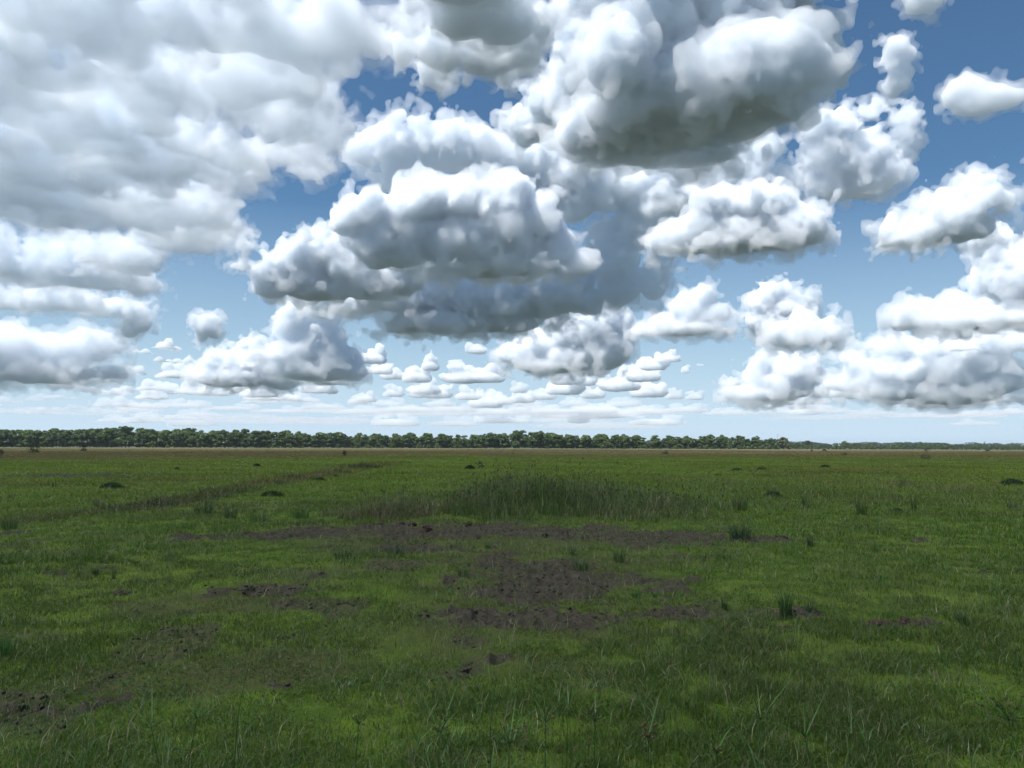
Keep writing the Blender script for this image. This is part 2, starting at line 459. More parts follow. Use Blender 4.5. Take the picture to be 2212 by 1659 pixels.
core = [pw(1130,1128,150,2.2), pw(1060,1122,110,2.0), pw(1230,1118,120,2.4), pw(1150,1104,170,2.5)]
x1, y1, h1, b1 = tall_patch('t', core, 26000, [.85, .80, .78, .95], .20, 101)
side = [pw(820,1126,110,.9), pw(760,1122,70,.8), pw(920,1120,80,1.1), pw(880,1110,60,1.2)]
x2, y2, h2, b2 = tall_patch('t', side, 9000, [.55, .50, .55, .5], .55, 102)
rgt = [pw(1330,1130,80,1.5), pw(1440,1125,110,1.8), pw(1390,1105,130,2.2), pw(1530,1110,70,1.8), pw(1340,1090,120,2.5)]
x3, y3, h3, b3 = tall_patch('t', rgt, 15000, [.55, .6, .62, .5, .65], .35, 103)
def sprigs(xs, ys, hs, n, seed, top=1.25):
    """thin flower stalks with a small umbel on top, standing above the mass"""
    g = np.random.default_rng(seed)
    k = g.choice(len(xs), n, replace=False)
    out = []
    root = np.stack([xs[k], ys[k], height(xs[k], ys[k])], 1)
    hh = hs[k] * g.uniform(1.0, top, n) + .08
    ld = g.uniform(0, 2 * PI, n); ln = g.uniform(.02, .25, n)
    out.append(blades(root, hh, np.full(n, .007), ln, ld, g, pick_tint(n, g, [(.035, .065, .022)], [1]), bend=1))
    tip = root.copy(); tip[:, 0] += np.cos(ld) * ln * hh; tip[:, 1] += np.sin(ld) * ln * hh; tip[:, 2] += hh * (1 - .35 * ln) - .015
    for q in range(6):
        out.append(blades(tip, g.uniform(.05, .13, n), np.full(n, .010), g.uniform(.4, 1.2, n), g.uniform(0, 2 * PI, n), g, pick_tint(n, g, [(.05, .07, .025), (.06, .055, .025)], [1, 1])))
    return out
ob = blade_object('tall_sedge', [b1] + sprigs(x1, y1, h1, 420, 111))
tag(ob, kind='stuff')
ob = blade_object('dry_tall_grass', [b2] + sprigs(x2, y2, h2, 70, 112, 1.6))
tag(ob, kind='stuff')
ob = blade_object('tall_mixed_grass', [b3] + sprigs(x3, y3, h3, 160, 113, 1.4))
tag(ob, kind='stuff')
# thinner tall weeds spreading to the right and along the old track
sparse = [pw(1700,1125,200,5), pw(1950,1115,230,5), pw(1600,1085,220,7), pw(2100,1095,140,7), pw(1850,1075,260,9), pw(1500,1060,150,8)]
x4, y4, h4, b4 = tall_patch('t', sparse, 15000, [.26, .28, .34, .34, .34, .3], .42, 104, wid=(.008, .016))
ob = blade_object('weedy_grass', [b4] + sprigs(x4, y4, h4, 130, 114, 1.8)); tag(ob, kind='stuff')
trk = []
for (u, v) in [(170,1108),(260,1098),(330,1088),(420,1075),(500,1060),(570,1046),(640,1034),(710,1020),(780,1008)]:
    c = ground_at(u, v); trk.append((c[0], c[1], .5 + .018 * c[1], 1.0 + .035 * c[1]))
x5, y5, h5, b5 = tall_patch('t', trk, 15000, [.24, .26, .28, .32, .34, .36, .4, .45, .5], .38, 105, wid=(.012, .026), green=[(.040,.075,.022), (.05,.085,.03), (.055,.08,.025), (.045,.07,.03)])
ob = blade_object('rough_grass_strip', [b5]); tag(ob, kind='stuff')

# ---------------------------------------------------------------- single tufts, hummocks and bushes
def rush_tuft(h, w, seed, n=70, green=None, dry=.1, lean=.5, bw=.008):
    g = np.random.default_rng(seed)
    rr_ = np.sqrt(g.random(n)) * w * .28; aa = g.uniform(0, 2 * PI, n)
    root = np.stack([rr_ * np.cos(aa), rr_ * np.sin(aa), np.full(n, -.02)], 1)
    green = green or [(.030,.085,.022), (.040,.105,.028), (.055,.115,.03)]
    t1 = pick_tint(n, g, green, [1] * len(green), .3)
    t2 = pick_tint(n, g, TALL_D, [3, 2, 3, 3], .3)
    tint = np.where((g.random(n) < dry)[:, None], t2, t1).astype(np.float32)
    hh = h * (.45 + .6 * g.random(n)); ld = aa + g.uniform(-.6, .6, n)
    return blades(root, hh, np.full(n, bw) * g.uniform(.7, 1.3, n), g.uniform(.05, lean, n), ld, g, tint, bend=1.4)

def put(o, u, v):
    c = ground_at(u, v)
    z = float(height(np.array([c[0]]), np.array([c[1]]))[0])
    c = ground_at(u, v, z * .8)
    o.location = (c[0], c[1], float(height(np.array([c[0]]), np.array([c[1]]))[0]))
    return c

def tuft(u, v, hpx, wpx, label, seed, name='rush_tuft', cat='grass tuft', group=None, **kw):
    D = ground_at(u, v)[1]
    s = D / FPX
    n = int(kw.pop('n', 90))
    bw = max(.0045, .62 * s)
    o = blade_object(name, [rush_tuft(hpx * s, wpx * s, seed, n=n, bw=bw, lean=kw.pop('lean', min(1.2, .45 * wpx / hpx + .2)), **kw)])
    put(o, u, v)
    return tag(o, label, cat, group)

BL = [(.022,.070,.030), (.030,.080,.040), (.040,.085,.035)]
tuft(20,1142,34,50,'dark green rush tuft cut off by the left edge, above a bare spot', 1, n=130, green=BL)
tuft(207,1241,24,20,'small dark rush tuft in the short turf left of the bare patches', 2)
tuft(245,1250,34,14,'thin tall stalks standing just right of the small left rush tuft', 3, n=22, name='grass_stalks')
tuft(1697,1334,74,38,'tallest upright green rush tuft, on the bare streak at the right', 4, n=120, lean=.35)
tuft(1752,1326,40,30,'shorter rush tuft just right of the tallest upright one', 5, n=60)
tuft(2079,1352,44,26,'bushy rush tuft at the right end of the right bare streak', 6, n=70)
tuft(1374,1292,28,30,'bright green broad-leaved tuft at the right of the big bare patch', 7, n=70, green=[(.05,.15,.025), (.06,.17,.03)], dry=0)
tuft(1417,1291,18,18,'small bright green tuft right of the broad-leaved one', 8, n=40, green=[(.05,.15,.025), (.06,.17,.03)], dry=0)
tuft(1256,1230,38,56,'loose rush tuft just behind the big bare patch', 9, n=90)
tuft(1338,1216,46,44,'rush tuft with tall flower stalks between the two bare patches, to the right', 10, n=90)
tuft(1236,1202,34,26,'slim rush tuft at the near side of the long bare strip', 11, n=50)
tuft(1052,1186,24,14,'lone bright green tuft in the middle of the long bare strip', 12, n=40, green=[(.06,.15,.03)], dry=0)
tuft(745,1208,34,76,'wide dark tuft at the left end of the green tongue between the bare patches', 13, n=170, green=BL)
tuft(855,1200,36,64,'dark blue-green rush tuft right of the wide dark tuft', 14, n=130, green=BL)
tuft(1001,1242,34,36,'thin rush tuft at the upper left rim of the big bare patch', 15, n=55)
tuft(1520,1213,36,14,'narrow rush tuft like a single spike, right of the flower stalks', 16, n=26)
tuft(1572,1209,28,50,'low spreading tuft right of the narrow spike', 17, n=80)
tuft(1750,1182,38,22,'upright rush tuft at the right end of the long bare strip', 18, n=60, green=BL)
tuft(1600,1166,52,78,'large dark blue-green rush clump at the right end of the tall sedge', 19, n=240, green=BL)
tuft(1895,1190,26,36,'rush tuft beside the small bare spot at the far right', 20, n=60)
tuft(2132,1182,18,8,'tiny dark stalk alone in the turf near the right edge', 21, n=10, name='grass_stalks')
tuft(1565,1314,26,22,'small tuft right of the big bare patch and below its rim', 22, n=40)
tuft(1895,1262,30,56,'wispy pale tuft in the turf at the right', 23, n=50)
tuft(440,1112,46,64,'tall loose grass tuft left of the dry tall grass', 24, n=160, dry=.25)
tuft(500,1120,40,44,'loose grass tuft between the left tuft and the dry tall grass', 25, n=110, dry=.15)
tuft(560,1128,30,60,'low grass tuft at the left of the dry tall grass', 26, n=120)
tuft(650,1120,40,50,'slim grass tuft touching the left end of the dry tall grass', 27, n=110)
tuft(354,1104,20,18,'reddish brown dry tuft beside the old track', 28, n=50, dry=.95)
tuft(215,1094,30,44,'brown dry grass clump on the near end of the old track', 29, n=120, dry=.8)
tuft(5,1420,62,56,'tall bright rush tuft cut off by the left edge, in the near turf', 30, n=110, green=[(.04,.12,.025), (.05,.14,.03)])
tuft(1600,1102,46,46,'dark weed clump with brown stalks right of the tall sedge', 31, n=130, dry=.45)
tuft(2190,1098,26,46,'dry brown weed clump at the right edge', 32, n=110, dry=.7)
tuft(1975,1105,44,20,'tall dark weed stalks in the weedy grass at the right', 33, n=40, name='weed_stalks')
tuft(1740,1095,40,24,'weed stalks right of the low green hummock', 34, n=40, name='weed_stalks')
tuft(1860,1112,50,40,'leafy yellowish tuft in the weedy grass', 35, n=110, green=[(.085,.12,.025)])
tuft(118,1052,16,14,'small dark upright tuft left of the dark hummock, far left', 36, n=40, dry=.4)
tuft(104,1076,12,14,'small tuft nearer than the far left upright one', 37, n=40)
tuft(20,1077,20,26,'reddish tuft near the left edge beyond the old track', 38, n=60, dry=.8)
tuft(1950,1050,24,22,'reddish dry tuft beyond the weedy grass at the right', 39, n=60, dry=.9)
tuft(1100,1040,26,26,'dark grass clump at the back of the tall sedge', 40, n=80, green=BL)

def hummock(u, v, wpx, hpx, label, seed, name='grass_hummock', cat='hummock', tone=((.040,.080,.024), (.058,.102,.028)), group=None):
    D = ground_at(u, v)[1]; s = D / FPX
    g = np.random.default_rng(seed)
    w_, h_ = wpx * s * .5, hpx * s
    nn, mm = 28, 9
    V, Q = [], []
    for i in range(mm + 1):
        q = .04 + .96 * i / mm
        for j in range(nn):
            a = 2 * PI * j / nn
            rr_ = w_ * q * (1 + .14 * math.sin(3 * a + seed) + .08 * math.sin(5 * a + 2 * seed))
            V.append((rr_ * math.cos(a), rr_ * math.sin(a) * .8, h_ * .8 * (1 - q ** 2.2) * (1 + .1 * math.sin(2 * a + seed)) - .04 * q))
    for i in range(mm):
        for j in range(nn):
            Q.append((i * nn + j, (i + 1) * nn + j, (i + 1) * nn + (j + 1) % nn, i * nn + (j + 1) % nn))
    V = np.array(V)
    tint = np.concatenate([np.array(tone)[g.integers(0, 2, len(V))] * .8, np.ones((len(V), 1))], 1)
    n = 900
    rr_ = np.sqrt(g.random(n)) * w_ * .95; aa = g.uniform(0, 2 * PI, n)
    root = np.stack([rr_ * np.cos(aa), rr_ * np.sin(aa) * .8, h_ * .8 * (1 - (rr_ / w_) ** 2.2) - .03], 1)
    b = blades(root, h_ * g.uniform(.2, .55, n), np.full(n, max(.01, .9 * s)), g.uniform(.3, 1.3, n), g.uniform(0, 2 * PI, n), g, pick_tint(n, g, list(tone), [1, 1], .35))
    o = blade_object(name, [(V.astype(np.float32), np.array(Q), tint.astype(np.float32)), b])
    put(o, u, v)
    return tag(o, label, cat, group)
for k, (u, v, wp, hp, lab) in enumerate([
    (242,1054,54,13,'dark domed hummock beyond the old track at the far left'),
    (588,1071,52,12,'dark domed hummock on the near side of the old track'),
    (691,1038,28,8,'small dark hummock close to the far part of the old track'),
    (555,1006,16,6,'tiny dark hummock far off on the left, beyond the old track'),
    (726,1030,20,5,'flat small hummock just above another, right of the old track'),
    (382,1014,14,5,'tiny low hummock far off left, above the muddy strip'),
    (1670,1073,40,13,'dark green hummock in the weedy grass right of the tall sedge'),
    (2187,1050,52,14,'wide dark hummock at the right edge of the field'),
    (1937,1106,36,10,'low dark leafy hummock among the weeds at the right'),
    (1015,1014,24,9,'dark low hummock just left of the forked bush'),
    (1592,1016,28,6,'far small dark hummock right of the tall sedge'),
    (1646,1014,26,5,'pale far hummock, right of its dark neighbour'),
    (1782,1010,24,6,'dark far hummock left of the reddish patch at the right'),
    (1552,1028,22,5,'flat hummock just behind the right end of the tall sedge')]):
    hummock(u, v, wp, hp, lab, 300 + k)

# ---------------------------------------------------------------- bushes and trees: leaf clumps
def leaf_cloud(cent, rad, n, size, g, tint_pal, wts, flat=.75):
    """n small leaf-clump quads spread over the shells of the given balls"""
    k = g.choice(len(cent), n, p=rad ** 2 / np.sum(rad ** 2))
    d = g.standard_normal((n, 3)); d /= np.linalg.norm(d, axis=1)[:, None]
    d[:, 2] = np.abs(d[:, 2]) * .8 + d[:, 2] * .2
    p = cent[k] + d * rad[k][:, None] * (g.random((n, 1)) ** .35) * np.array([1, 1, flat])
    nrm = d + .7 * g.standard_normal((n, 3)); nrm /= np.linalg.norm(nrm, axis=1)[:, None]
    up = g.standard_normal((n, 3))
    a = np.cross(nrm, up); a /= np.linalg.norm(a, axis=1)[:, None]
    b = np.cross(nrm, a)
    s = size * g.uniform(.55, 1.35, (n, 1))
    P = np.stack([p - a * s * .9, p - b * s * .5, p + a * s * .9, p + b * s * .6], 1).reshape(-1, 3)
    Q = np.arange(4 * n).reshape(-1, 4)
    T = np.repeat(pick_tint(n, g, tint_pal, wts, .3), 4, axis=0)
    return P.astype(np.float32), Q, T

def bark_mat():
    m = bpy.data.materials.new('bark')
    t, nd, lk, bs = nodes(m)
    co = N(t, 'ShaderNodeTexCoord').outputs['Object']
    lk.new(mixc(t, noise_out(t, co, 3, 4, .7, .3, .7, (4, 4, 1)), (.055, .045, .035), (.15, .13, .11)), bs.inputs['Base Color'])
    bs.inputs['Roughness'].default_value = .95
    return m
M_BARK = bark_mat()
M_LEAF = leaf_mat('foliage', .45)

def tube(pts, rads, ns=6):
    pts = np.array(pts, float)
    V, Q = [], []
    for i, (p, r_) in enumerate(zip(pts, rads)):
        d = pts[min(i + 1, len(pts) - 1)] - pts[max(i - 1, 0)]
        d /= np.linalg.norm(d) + 1e-9
        a = np.cross(d, (0.3, 1, 0.1)); a /= np.linalg.norm(a); b = np.cross(d, a)
        for j in range(ns):
            t_ = 2 * PI * j / ns
            V.append(p + r_ * (a * math.cos(t_) + b * math.sin(t_)))
    for i in range(len(pts) - 1):
        for j in range(ns):
            Q.append((i * ns + j, i * ns + (j + 1) % ns, (i + 1) * ns + (j + 1) % ns, (i + 1) * ns + j))
    return np.array(V), np.array(Q)
def join(lst):
    Vs, Qs, n = [], [], 0
    for V, Q in lst:
        Vs.append(V); Qs.append(Q + n); n += len(V)
    return np.vstack(Vs), np.vstack(Qs)

def tree_meshes(seed, h, w, pal, wts, nleaf=2600, size=.55, low=.05, trunk=True):
    """broad woodland tree of height h and crown width w: trunk with limbs, and a crown of leaf clumps"""
    g = np.random.default_rng(seed)
    nb = 26 if low > -.01 else 38
    C, Rd = [], []
    for i in range(nb):
        zf = g.uniform(low + .12, .92)
        prof = math.sin(PI * min(1, max(0, (zf - low) / (1.02 - low))) ** .8) ** .55 if low > -.01 else min(1, .75 + zf) * math.sqrt(max(.02, 1 - (max(0, zf - .4) / .62) ** 2))
        a = g.uniform(0, 2 * PI); rr_ = w * .5 * prof * math.sqrt(g.random()) * .85
        C.append((rr_ * math.cos(a), rr_ * math.sin(a), zf * h)); Rd.append(w * g.uniform(.13, .25) * (.55 + .45 * prof))
    C = np.array(C); Rd = np.array(Rd)
    ls = []
    tp = [(0, 0, -.3), (.1, .05, h * .25), (-.1, .1, h * .5), (.1, 0, h * .8)]
    ls.append(tube(tp, [h * .02, h * .015, h * .011, h * .003]))
    for i in range(9):
        e = C[i]; s0 = max(.18, e[2] / h * .55)
        b0 = np.array([0, 0, h * s0])
        ls.append(tube([b0, (b0 + e) / 2 + np.array([0, 0, -.05 * h]), e], [h * .009, h * .006, h * .002], 5))
    return join(ls), leaf_cloud(C, Rd, nleaf, size, g, pal, wts)

def make_tree(name, seed, h, w, pal, wts, label, cat='tree', group=None, **kw):
    root = bpy.data.objects.new(name, None); COL.objects.link(root)
    tr, lv = tree_meshes(seed, h, w, pal, wts, **kw)
    link('trunk', np_mesh('trunk', *tr), M_BARK, root)
    blade_object('crown', [lv], M_LEAF, root)
    return tag(root, label, cat, group)

def copy_tree(o, loc, s, rz, label=None, group=None):
    c = o.copy(); COL.objects.link(c)
    for ch in list(o.children):
        d = ch.copy(); COL.objects.link(d); d.parent = c
    c.location = loc; c.scale = s; c.rotation_euler = (0, 0, rz)
    if label: c['label'] = label
    if group: c['group'] = group
    return c

def at_dist(u, D):
    d = view_dir(u, 966)
    return np.array([d[0] / d[1] * D, D])

def hor_v(u): return 965.5 + (u - 1106) * ROLL
def top_profile(u):
    xs = [-200, 0, 150, 235, 270, 320, 450, 560, 640, 760, 900, 1010, 1060, 1100, 1160, 1220, 1300, 1400, 1500, 1600, 1660, 1712]
    vs = [925, 926, 925, 924, 920.5, 926, 927, 928, 931, 933, 936, 938, 934, 931, 931, 935, 938, 939, 939, 940.5, 943, 948]
    return float(np.interp(u, xs, vs))
def edge_dist(u): return float(np.interp(u, [-200, 0, 1100, 1712], [670, 680, 790, 860]))

PALS = [([(.10,.165,.042), (.125,.195,.050), (.145,.205,.055)], [3, 3, 2]),
        ([(.070,.118,.038), (.090,.142,.042), (.11,.16,.048)], [3, 3, 2]),
        ([(.13,.19,.052), (.155,.215,.060), (.11,.17,.042)], [3, 2, 2])]
protos = []
for k in range(9):
    pal, wt = PALS[k % 3]
    protos.append((pal, wt, 900 + k, [15, 15, 14, 16, 14, 15, 13, 16, 15][k], [11, 9, 12, 10, 13, 9, 11, 12, 10][k]))
WG = 'broadleaf trees of the wood across the field'
LBL = ['one of the mid green broadleaf trees of the wood across the field', 'one of the dark green broadleaf trees of the wood across the field', 'one of the pale yellow-green broadleaf trees of the wood across the field']
roots = [None] * 9
g = np.random.default_rng(77)
def wood_tree(k, u, D, top_v):
    pal, wt, sd, h0, w0 = protos[k]
    c = at_dist(u, D)
    H = max(5.0, (hor_v(u) - top_v) / FPX * D + CAM_H)
    s = H / h0
    sw = s * g.uniform(.85, 1.15)
    loc = (c[0], c[1], -.1)
    if roots[k] is None:
        roots[k] = make_tree('broadleaf_tree', sd, h0, w0, pal, wt, LBL[k % 3], group=WG, nleaf=3600, size=.8, low=-.06)
        o = roots[k]; o.location = loc; o.scale = (sw, sw, s); o.rotation_euler = (0, 0, g.uniform(0, 6))
    else:
        copy_tree(roots[k], loc, (sw, sw, s), g.uniform(0, 6), LBL[k % 3])
u = -70.0
cnt = 0
while u < 1700:
    D = edge_dist(u)
    if not (255 < u < 290 or 1095 < u < 1150):
        k = int(g.choice(9, p=[.12, .16, .08, .12, .16, .08, .1, .1, .08]))
        wood_tree(k, u, D + g.uniform(-4, 6), top_profile(u) + g.uniform(1.5, 13)); cnt += 1
    u += g.uniform(7, 11)
for row, dd in ((1, 16), (2, 34)):
    u = -75.0
    while u < 1690:
        k = int(g.choice(9))
        wood_tree(k, u, edge_dist(u) + dd + g.uniform(-5, 5), top_profile(u) + g.uniform(-2, 4)); cnt += 1
        u += g.uniform(30, 44)
def solo(name, u, D, top_v, w_ratio, label, pal, wt, seed, cat='tree', **kw):
    c = at_dist(u, D)
    H = (hor_v(u) - top_v) / FPX * D + CAM_H
    o = make_tree(name, seed, H, H * w_ratio, pal, wt, label, cat, **kw)
    o.location = (c[0], c[1], -.1)
    return o
DK = PALS[1]
solo('broadleaf_tree', 271, 676, 920.5, .85, 'tall dark domed tree standing above the left part of the wood', *DK, 41, nleaf=3800, size=.8, low=-.06)
solo('broadleaf_tree', 1121, 785, 929.5, 1.1, 'dark domed tree standing above the middle of the wood', *DK, 42, nleaf=3800, size=.8, low=-.06)
solo('broadleaf_tree', 1165, 788, 931.5, .9, 'second dark domed tree, just right of the one above the middle of the wood', *DK, 43, nleaf=3600, size=.8, low=-.06)
solo('browning_tree', 1694, 850, 944.5, .85, 'tree with a reddish brown crown at the right end of the wood', [(.22,.18,.10), (.18,.17,.08), (.12,.16,.05)], [3, 3, 3], 44, nleaf=3200, size=.75, low=-.06)
solo('broadleaf_tree', 1722, 1010, 954.5, .8, 'dark low tree just right of the browning tree', *DK, 45, nleaf=2400, size=.7)
solo('broadleaf_tree', 1745, 1150, 951.2, .8, 'lone round-headed tree standing above the low right tree line', [(.06,.08,.04), (.075,.085,.045)], [1, 1], 46, nleaf=2400, size=.8)
solo('broadleaf_tree', 1826, 1100, 953, 1.0, 'pale thin-crowned tree above the low right tree line', PALS[2][0], PALS[2][1], 47, nleaf=1500, size=.8)
solo('broadleaf_tree', 1990, 1300, 953.5, .9, 'highest dark tree of the far clump at the right', *DK, 48, nleaf=2400, size=.9)
# low trees of the right-hand tree line
RG = 'low trees of the right-hand tree line'
RL = 'one of the low bluish green trees of the right-hand tree line'
k = 0; u = 1715.0
lowroot = None
while u < 2290:
    D = 1120 + g.uniform(-30, 60) + (u - 1715) * .25
    tv = float(np.interp(u, [1715, 1760, 1850, 1900, 1960, 2050, 2120, 2180, 2220], [957, 959.5, 957, 960, 960, 957.5, 961, 961, 960])) + g.uniform(-.8, 2.2)
    c = at_dist(u, D); H = (hor_v(u) - tv) / FPX * D + CAM_H
    if lowroot is None:
        lowroot = make_tree('low_tree', 801, 9, 9, DK[0], DK[1], RL, group=RG, nleaf=1500, size=.6)
        lowroot.location = (c[0], c[1], -.1); lowroot.scale = (H / 9,) * 3
    else:
        copy_tree(lowroot, (c[0], c[1], -.1), (H / 9 * g.uniform(.9, 1.4), H / 9 * 1.1, H / 9), g.uniform(0, 6))
    u += g.uniform(9, 15)
# pale bushes at the foot of the wood, in the sun
BG = 'pale green bushes along the foot of the trees'
BLb = 'one of the small pale green sunlit bushes along the foot of the trees'
bush = None
def foot_bush(u, hpx, D, wr=1.0):
    global bush
    c = at_dist(u, D); H = hpx / FPX * D
    if bush is None:
        bush = make_tree('bush', 820, 4, 4.6, [(.105,.150,.045), (.13,.17,.055), (.085,.125,.035)], [3, 2, 2], BLb, 'bush', BG, nleaf=700, size=.36, low=-.1)
        bush.location = (c[0], c[1], -.1); bush.scale = (H / 4 * wr, H / 4 * wr, H / 4)
    else:
        copy_tree(bush, (c[0], c[1], -.1), (H / 4 * wr, H / 4 * wr, H / 4), g.uniform(0, 6))
for (u, hp) in [(330,6),(362,7),(505,5),(560,4),(580,5),(600,5),(628,7),(655,5),(700,4),(730,5),(760,6),(800,5),(826,7),(845,6),(905,9),(925,8),(945,7),(952,5),(985,8),(996,7),
                (1049,3),(1072,3),(1182,6),(1267,4),(1302,9),(1325,4),(1348,4),(1396,6),(1424,5),(1463,5),(1526,8),(1538,6),(1575,9),(1596,8),(1622,6),(1648,10),(1663,9),(1683,4),(1460,4),(1505,4)]:
    foot_bush(u, hp * 1.15, edge_dist(u) - g.uniform(10, 40), g.uniform(.8, 1.15))
for (u, hp) in [(1608,9),(1625,10),(1640,9),(1678,14),(1705,13),(1720,8)]:
    foot_bush(u, hp, 800, .9)
u = 1728.0
while u < 2225:
    foot_bush(u, float(np.interp(u, [1728, 1850, 1900, 2000, 2060, 2225], [7.5, 7.5, 8, 7, 8, 8])) * g.uniform(.7, 1.3), 900 + g.uniform(-40, 60), g.uniform(.9, 1.5))
    u += g.uniform(7, 15)
solo('bush', 1660, 790, 957, .95, 'largest pale green bush in front of the right end of the wood', [(.11,.165,.05), (.13,.18,.06)], [1, 1], 49, 'bush', nleaf=900, size=.4, low=-.1)
# bushes standing in the field itself
def field_bush(u, v, hpx, wr, label, seed, pal=[(.030,.055,.020), (.045,.070,.024)], n=420):
    D = ground_at(u, v)[1]; H = hpx / FPX * D
    root = bpy.data.objects.new('field_bush', None); COL.objects.link(root)
    tr, lv = tree_meshes(seed, H, H * wr, pal, [1, 1], nleaf=n, size=max(.02, .075 * H), low=-.1)
    link('stem', np_mesh('stem', *tr), M_BARK, root); blade_object('foliage', [lv], M_LEAF, root)
    put(root, u, v)
    return tag(root, label, 'bush')
field_bush(71, 979, 15, 2.0, 'dark bush with a tall stem far off in the brown grass at the left', 60)
field_bush(180, 975, 11, 1.3, 'small dark round bush far off, right of the stemmed bush', 61)
field_bush(1038, 1012, 17, 1.0, 'dark forked bush far off just left of the tall sedge', 62, n=260)
field_bush(1436, 982, 9, 1.8, 'low dark bush far off in the brown grass right of centre', 63)
field_bush(1180, 969.6, 7, 1.5, 'small dark bush on the pale sunlit strip below the middle of the wood', 64)
field_bush(2000, 992, 10, 2.4, 'double dark bush in the brown grass at the far right', 65)
field_bush(1823, 984, 7, 2.0, 'low dark bush in the brown grass below the right tree line', 66)
field_bush(2002, 976, 7, 1.6, 'small brown bush on the edge of the pale sunlit strip at the right', 67, pal=[(.07,.06,.03), (.05,.045,.02)])
field_bush(744, 985, 12, .7, 'thin dark bush standing at the far end of the old track', 68)
field_bush(2, 983, 12, 1.2, 'dark bush cut off by the left edge, far off in the brown grass', 69)

# ---- the far belt of woods that closes the horizon
g = np.random.default_rng(88)
parts = []
for (D0, D1, n, h0, h1) in ((1500, 1900, 260, 10, 14), (2300, 3000, 300, 14, 20)):
    nb = n
    aa = np.radians(g.uniform(-52, 52, nb)); DD = g.uniform(D0, D1, nb) / np.maximum(.5, np.cos(aa))
    hh = g.uniform(h0, h1, nb)
    cent = np.stack([DD * np.sin(aa), DD * np.cos(aa), hh * .5], 1)
    rad = np.full(nb, 1.0)
    k = np.repeat(np.arange(nb), 210)
    d = g.standard_normal((len(k), 3)); d /= np.linalg.norm(d, axis=1)[:, None]
    p = cent[k] + d * (np.array([1.6, .9, .55]) * hh[k][:, None])
    p[:, 2] = np.maximum(p[:, 2], .2)
    a_ = g.standard_normal((len(k), 3)); a_ /= np.linalg.norm(a_, axis=1)[:, None]
    b_ = np.cross(a_, d); b_ /= np.linalg.norm(b_, axis=1)[:, None]
    s = (h0 * .16) * g.uniform(.6, 1.4, (len(k), 1))
    Pq = np.stack([p - a_ * s, p - b_ * s, p + a_ * s, p + b_ * s], 1).reshape(-1, 3).astype(np.float32)
    tt = pick_tint(nb, g, [(.045,.075,.030), (.060,.095,.034), (.05,.07,.04)], [2, 2, 2], .2)
    parts.append((Pq, np.arange(4 * len(k)).reshape(-1, 4), np.repeat(tt[k], 4, axis=0)))
tag(blade_object('far_woods', parts, M_LEAF), kind='stuff')

# ---------------------------------------------------------------- masts and the dead tree on the skyline
def metal_mat(name, col):
    m = bpy.data.materials.new(name); t, nd, lk, bs = nodes(m)
    co = N(t, 'ShaderNodeTexCoord').outputs['Object']
    lk.new(mixc(t, noise_out(t, co, .8, 3), col, tuple(c_ * .8 for c_ in col)), bs.inputs['Base Color'])
    bs.inputs['Roughness'].default_value = .6; bs.inputs['Metallic'].default_value = .4
    return m
M_STEEL = metal_mat('grey_steel', (.22, .23, .25))
def mast(u, D, top_v, wd, label, crown=True):
    H = (hor_v(u) - top_v) / FPX * D
    root = bpy.data.objects.new('radio_mast', None); COL.objects.link(root)
    ls = []
    cs = [(wd * math.cos(q), wd * math.sin(q)) for q in (0.3, 2.4, 4.5)]
    for cx, cy_ in cs: ls.append(tube([(cx, cy_, 0), (cx * .6, cy_ * .6, H)], [wd * .16, wd * .12], 5))
    nz_ = 16
    for i in range(nz_):
        for q in range(3):
            z0, z1 = H * i / nz_, H * (i + 1) / nz_
            f0, f1 = 1 - .4 * i / nz_, 1 - .4 * (i + 1) / nz_
            a, b = cs[q], cs[(q + 1) % 3]
            ls.append(tube([(a[0] * f0, a[1] * f0, z0), (b[0] * f1, b[1] * f1, z1)], [wd * .08, wd * .08], 4))
    link('lattice', np_mesh('lattice', *join(ls), smooth=False), M_STEEL, root)
    if crown:
        ls = []
        for q in range(3):
            aq = q * 2.09 + .4; e = np.array([math.cos(aq), math.sin(aq), 0]) * wd * 2.6
            ls.append(tube([(0, 0, H * .985), (e[0], e[1], H * .985)], [wd * .12] * 2, 5))
            ls.append(tube([(e[0], e[1], H * .955), (e[0], e[1], H * 1.01)], [wd * .5] * 2, 6))
        link('antenna_array', np_mesh('antenna_array', *join(ls), smooth=False), M_STEEL, root)
    else:
        link('aerial', np_mesh('aerial', *tube([(0, 0, H * .99), (0, 0, H * 1.12)], [wd * .12, wd * .04], 5)), M_STEEL, root)
    c = at_dist(u, D); root.location = (c[0], c[1], 0)
    return tag(root, label, 'radio mast')
mast(1680.6, 2500, 937.5, .9, 'thin radio mast with antennas on top, above the right end of the wood')
mast(1873, 3600, 952, 1.5, 'slim lattice mast far away above the right tree line', crown=False)
c = at_dist(2127, 930); H = 10.2
g = np.random.default_rng(5)
ls = [tube([(0, 0, -.2), (.1, 0, H * .4), (-.1, .1, H * .75), (.1, 0, H)], [.34, .26, .17, .05])]
for i in range(9):
    z0 = H * g.uniform(.5, .92); a = g.uniform(0, 6.28); L = g.uniform(.8, 2.2)
    p1 = np.array([math.cos(a) * L * .5, math.sin(a) * L * .5, z0 + .3]); p2 = np.array([math.cos(a) * L, math.sin(a) * L, z0 + g.uniform(.4, 1.2)])
    ls.append(tube([(0, 0, z0), p1, p2], [.11, .08, .03], 5))
root = bpy.data.objects.new('dead_tree', None); COL.objects.link(root); root.location = (c[0], c[1], 0)
link('trunk', np_mesh('trunk', *join(ls)), M_BARK, root)
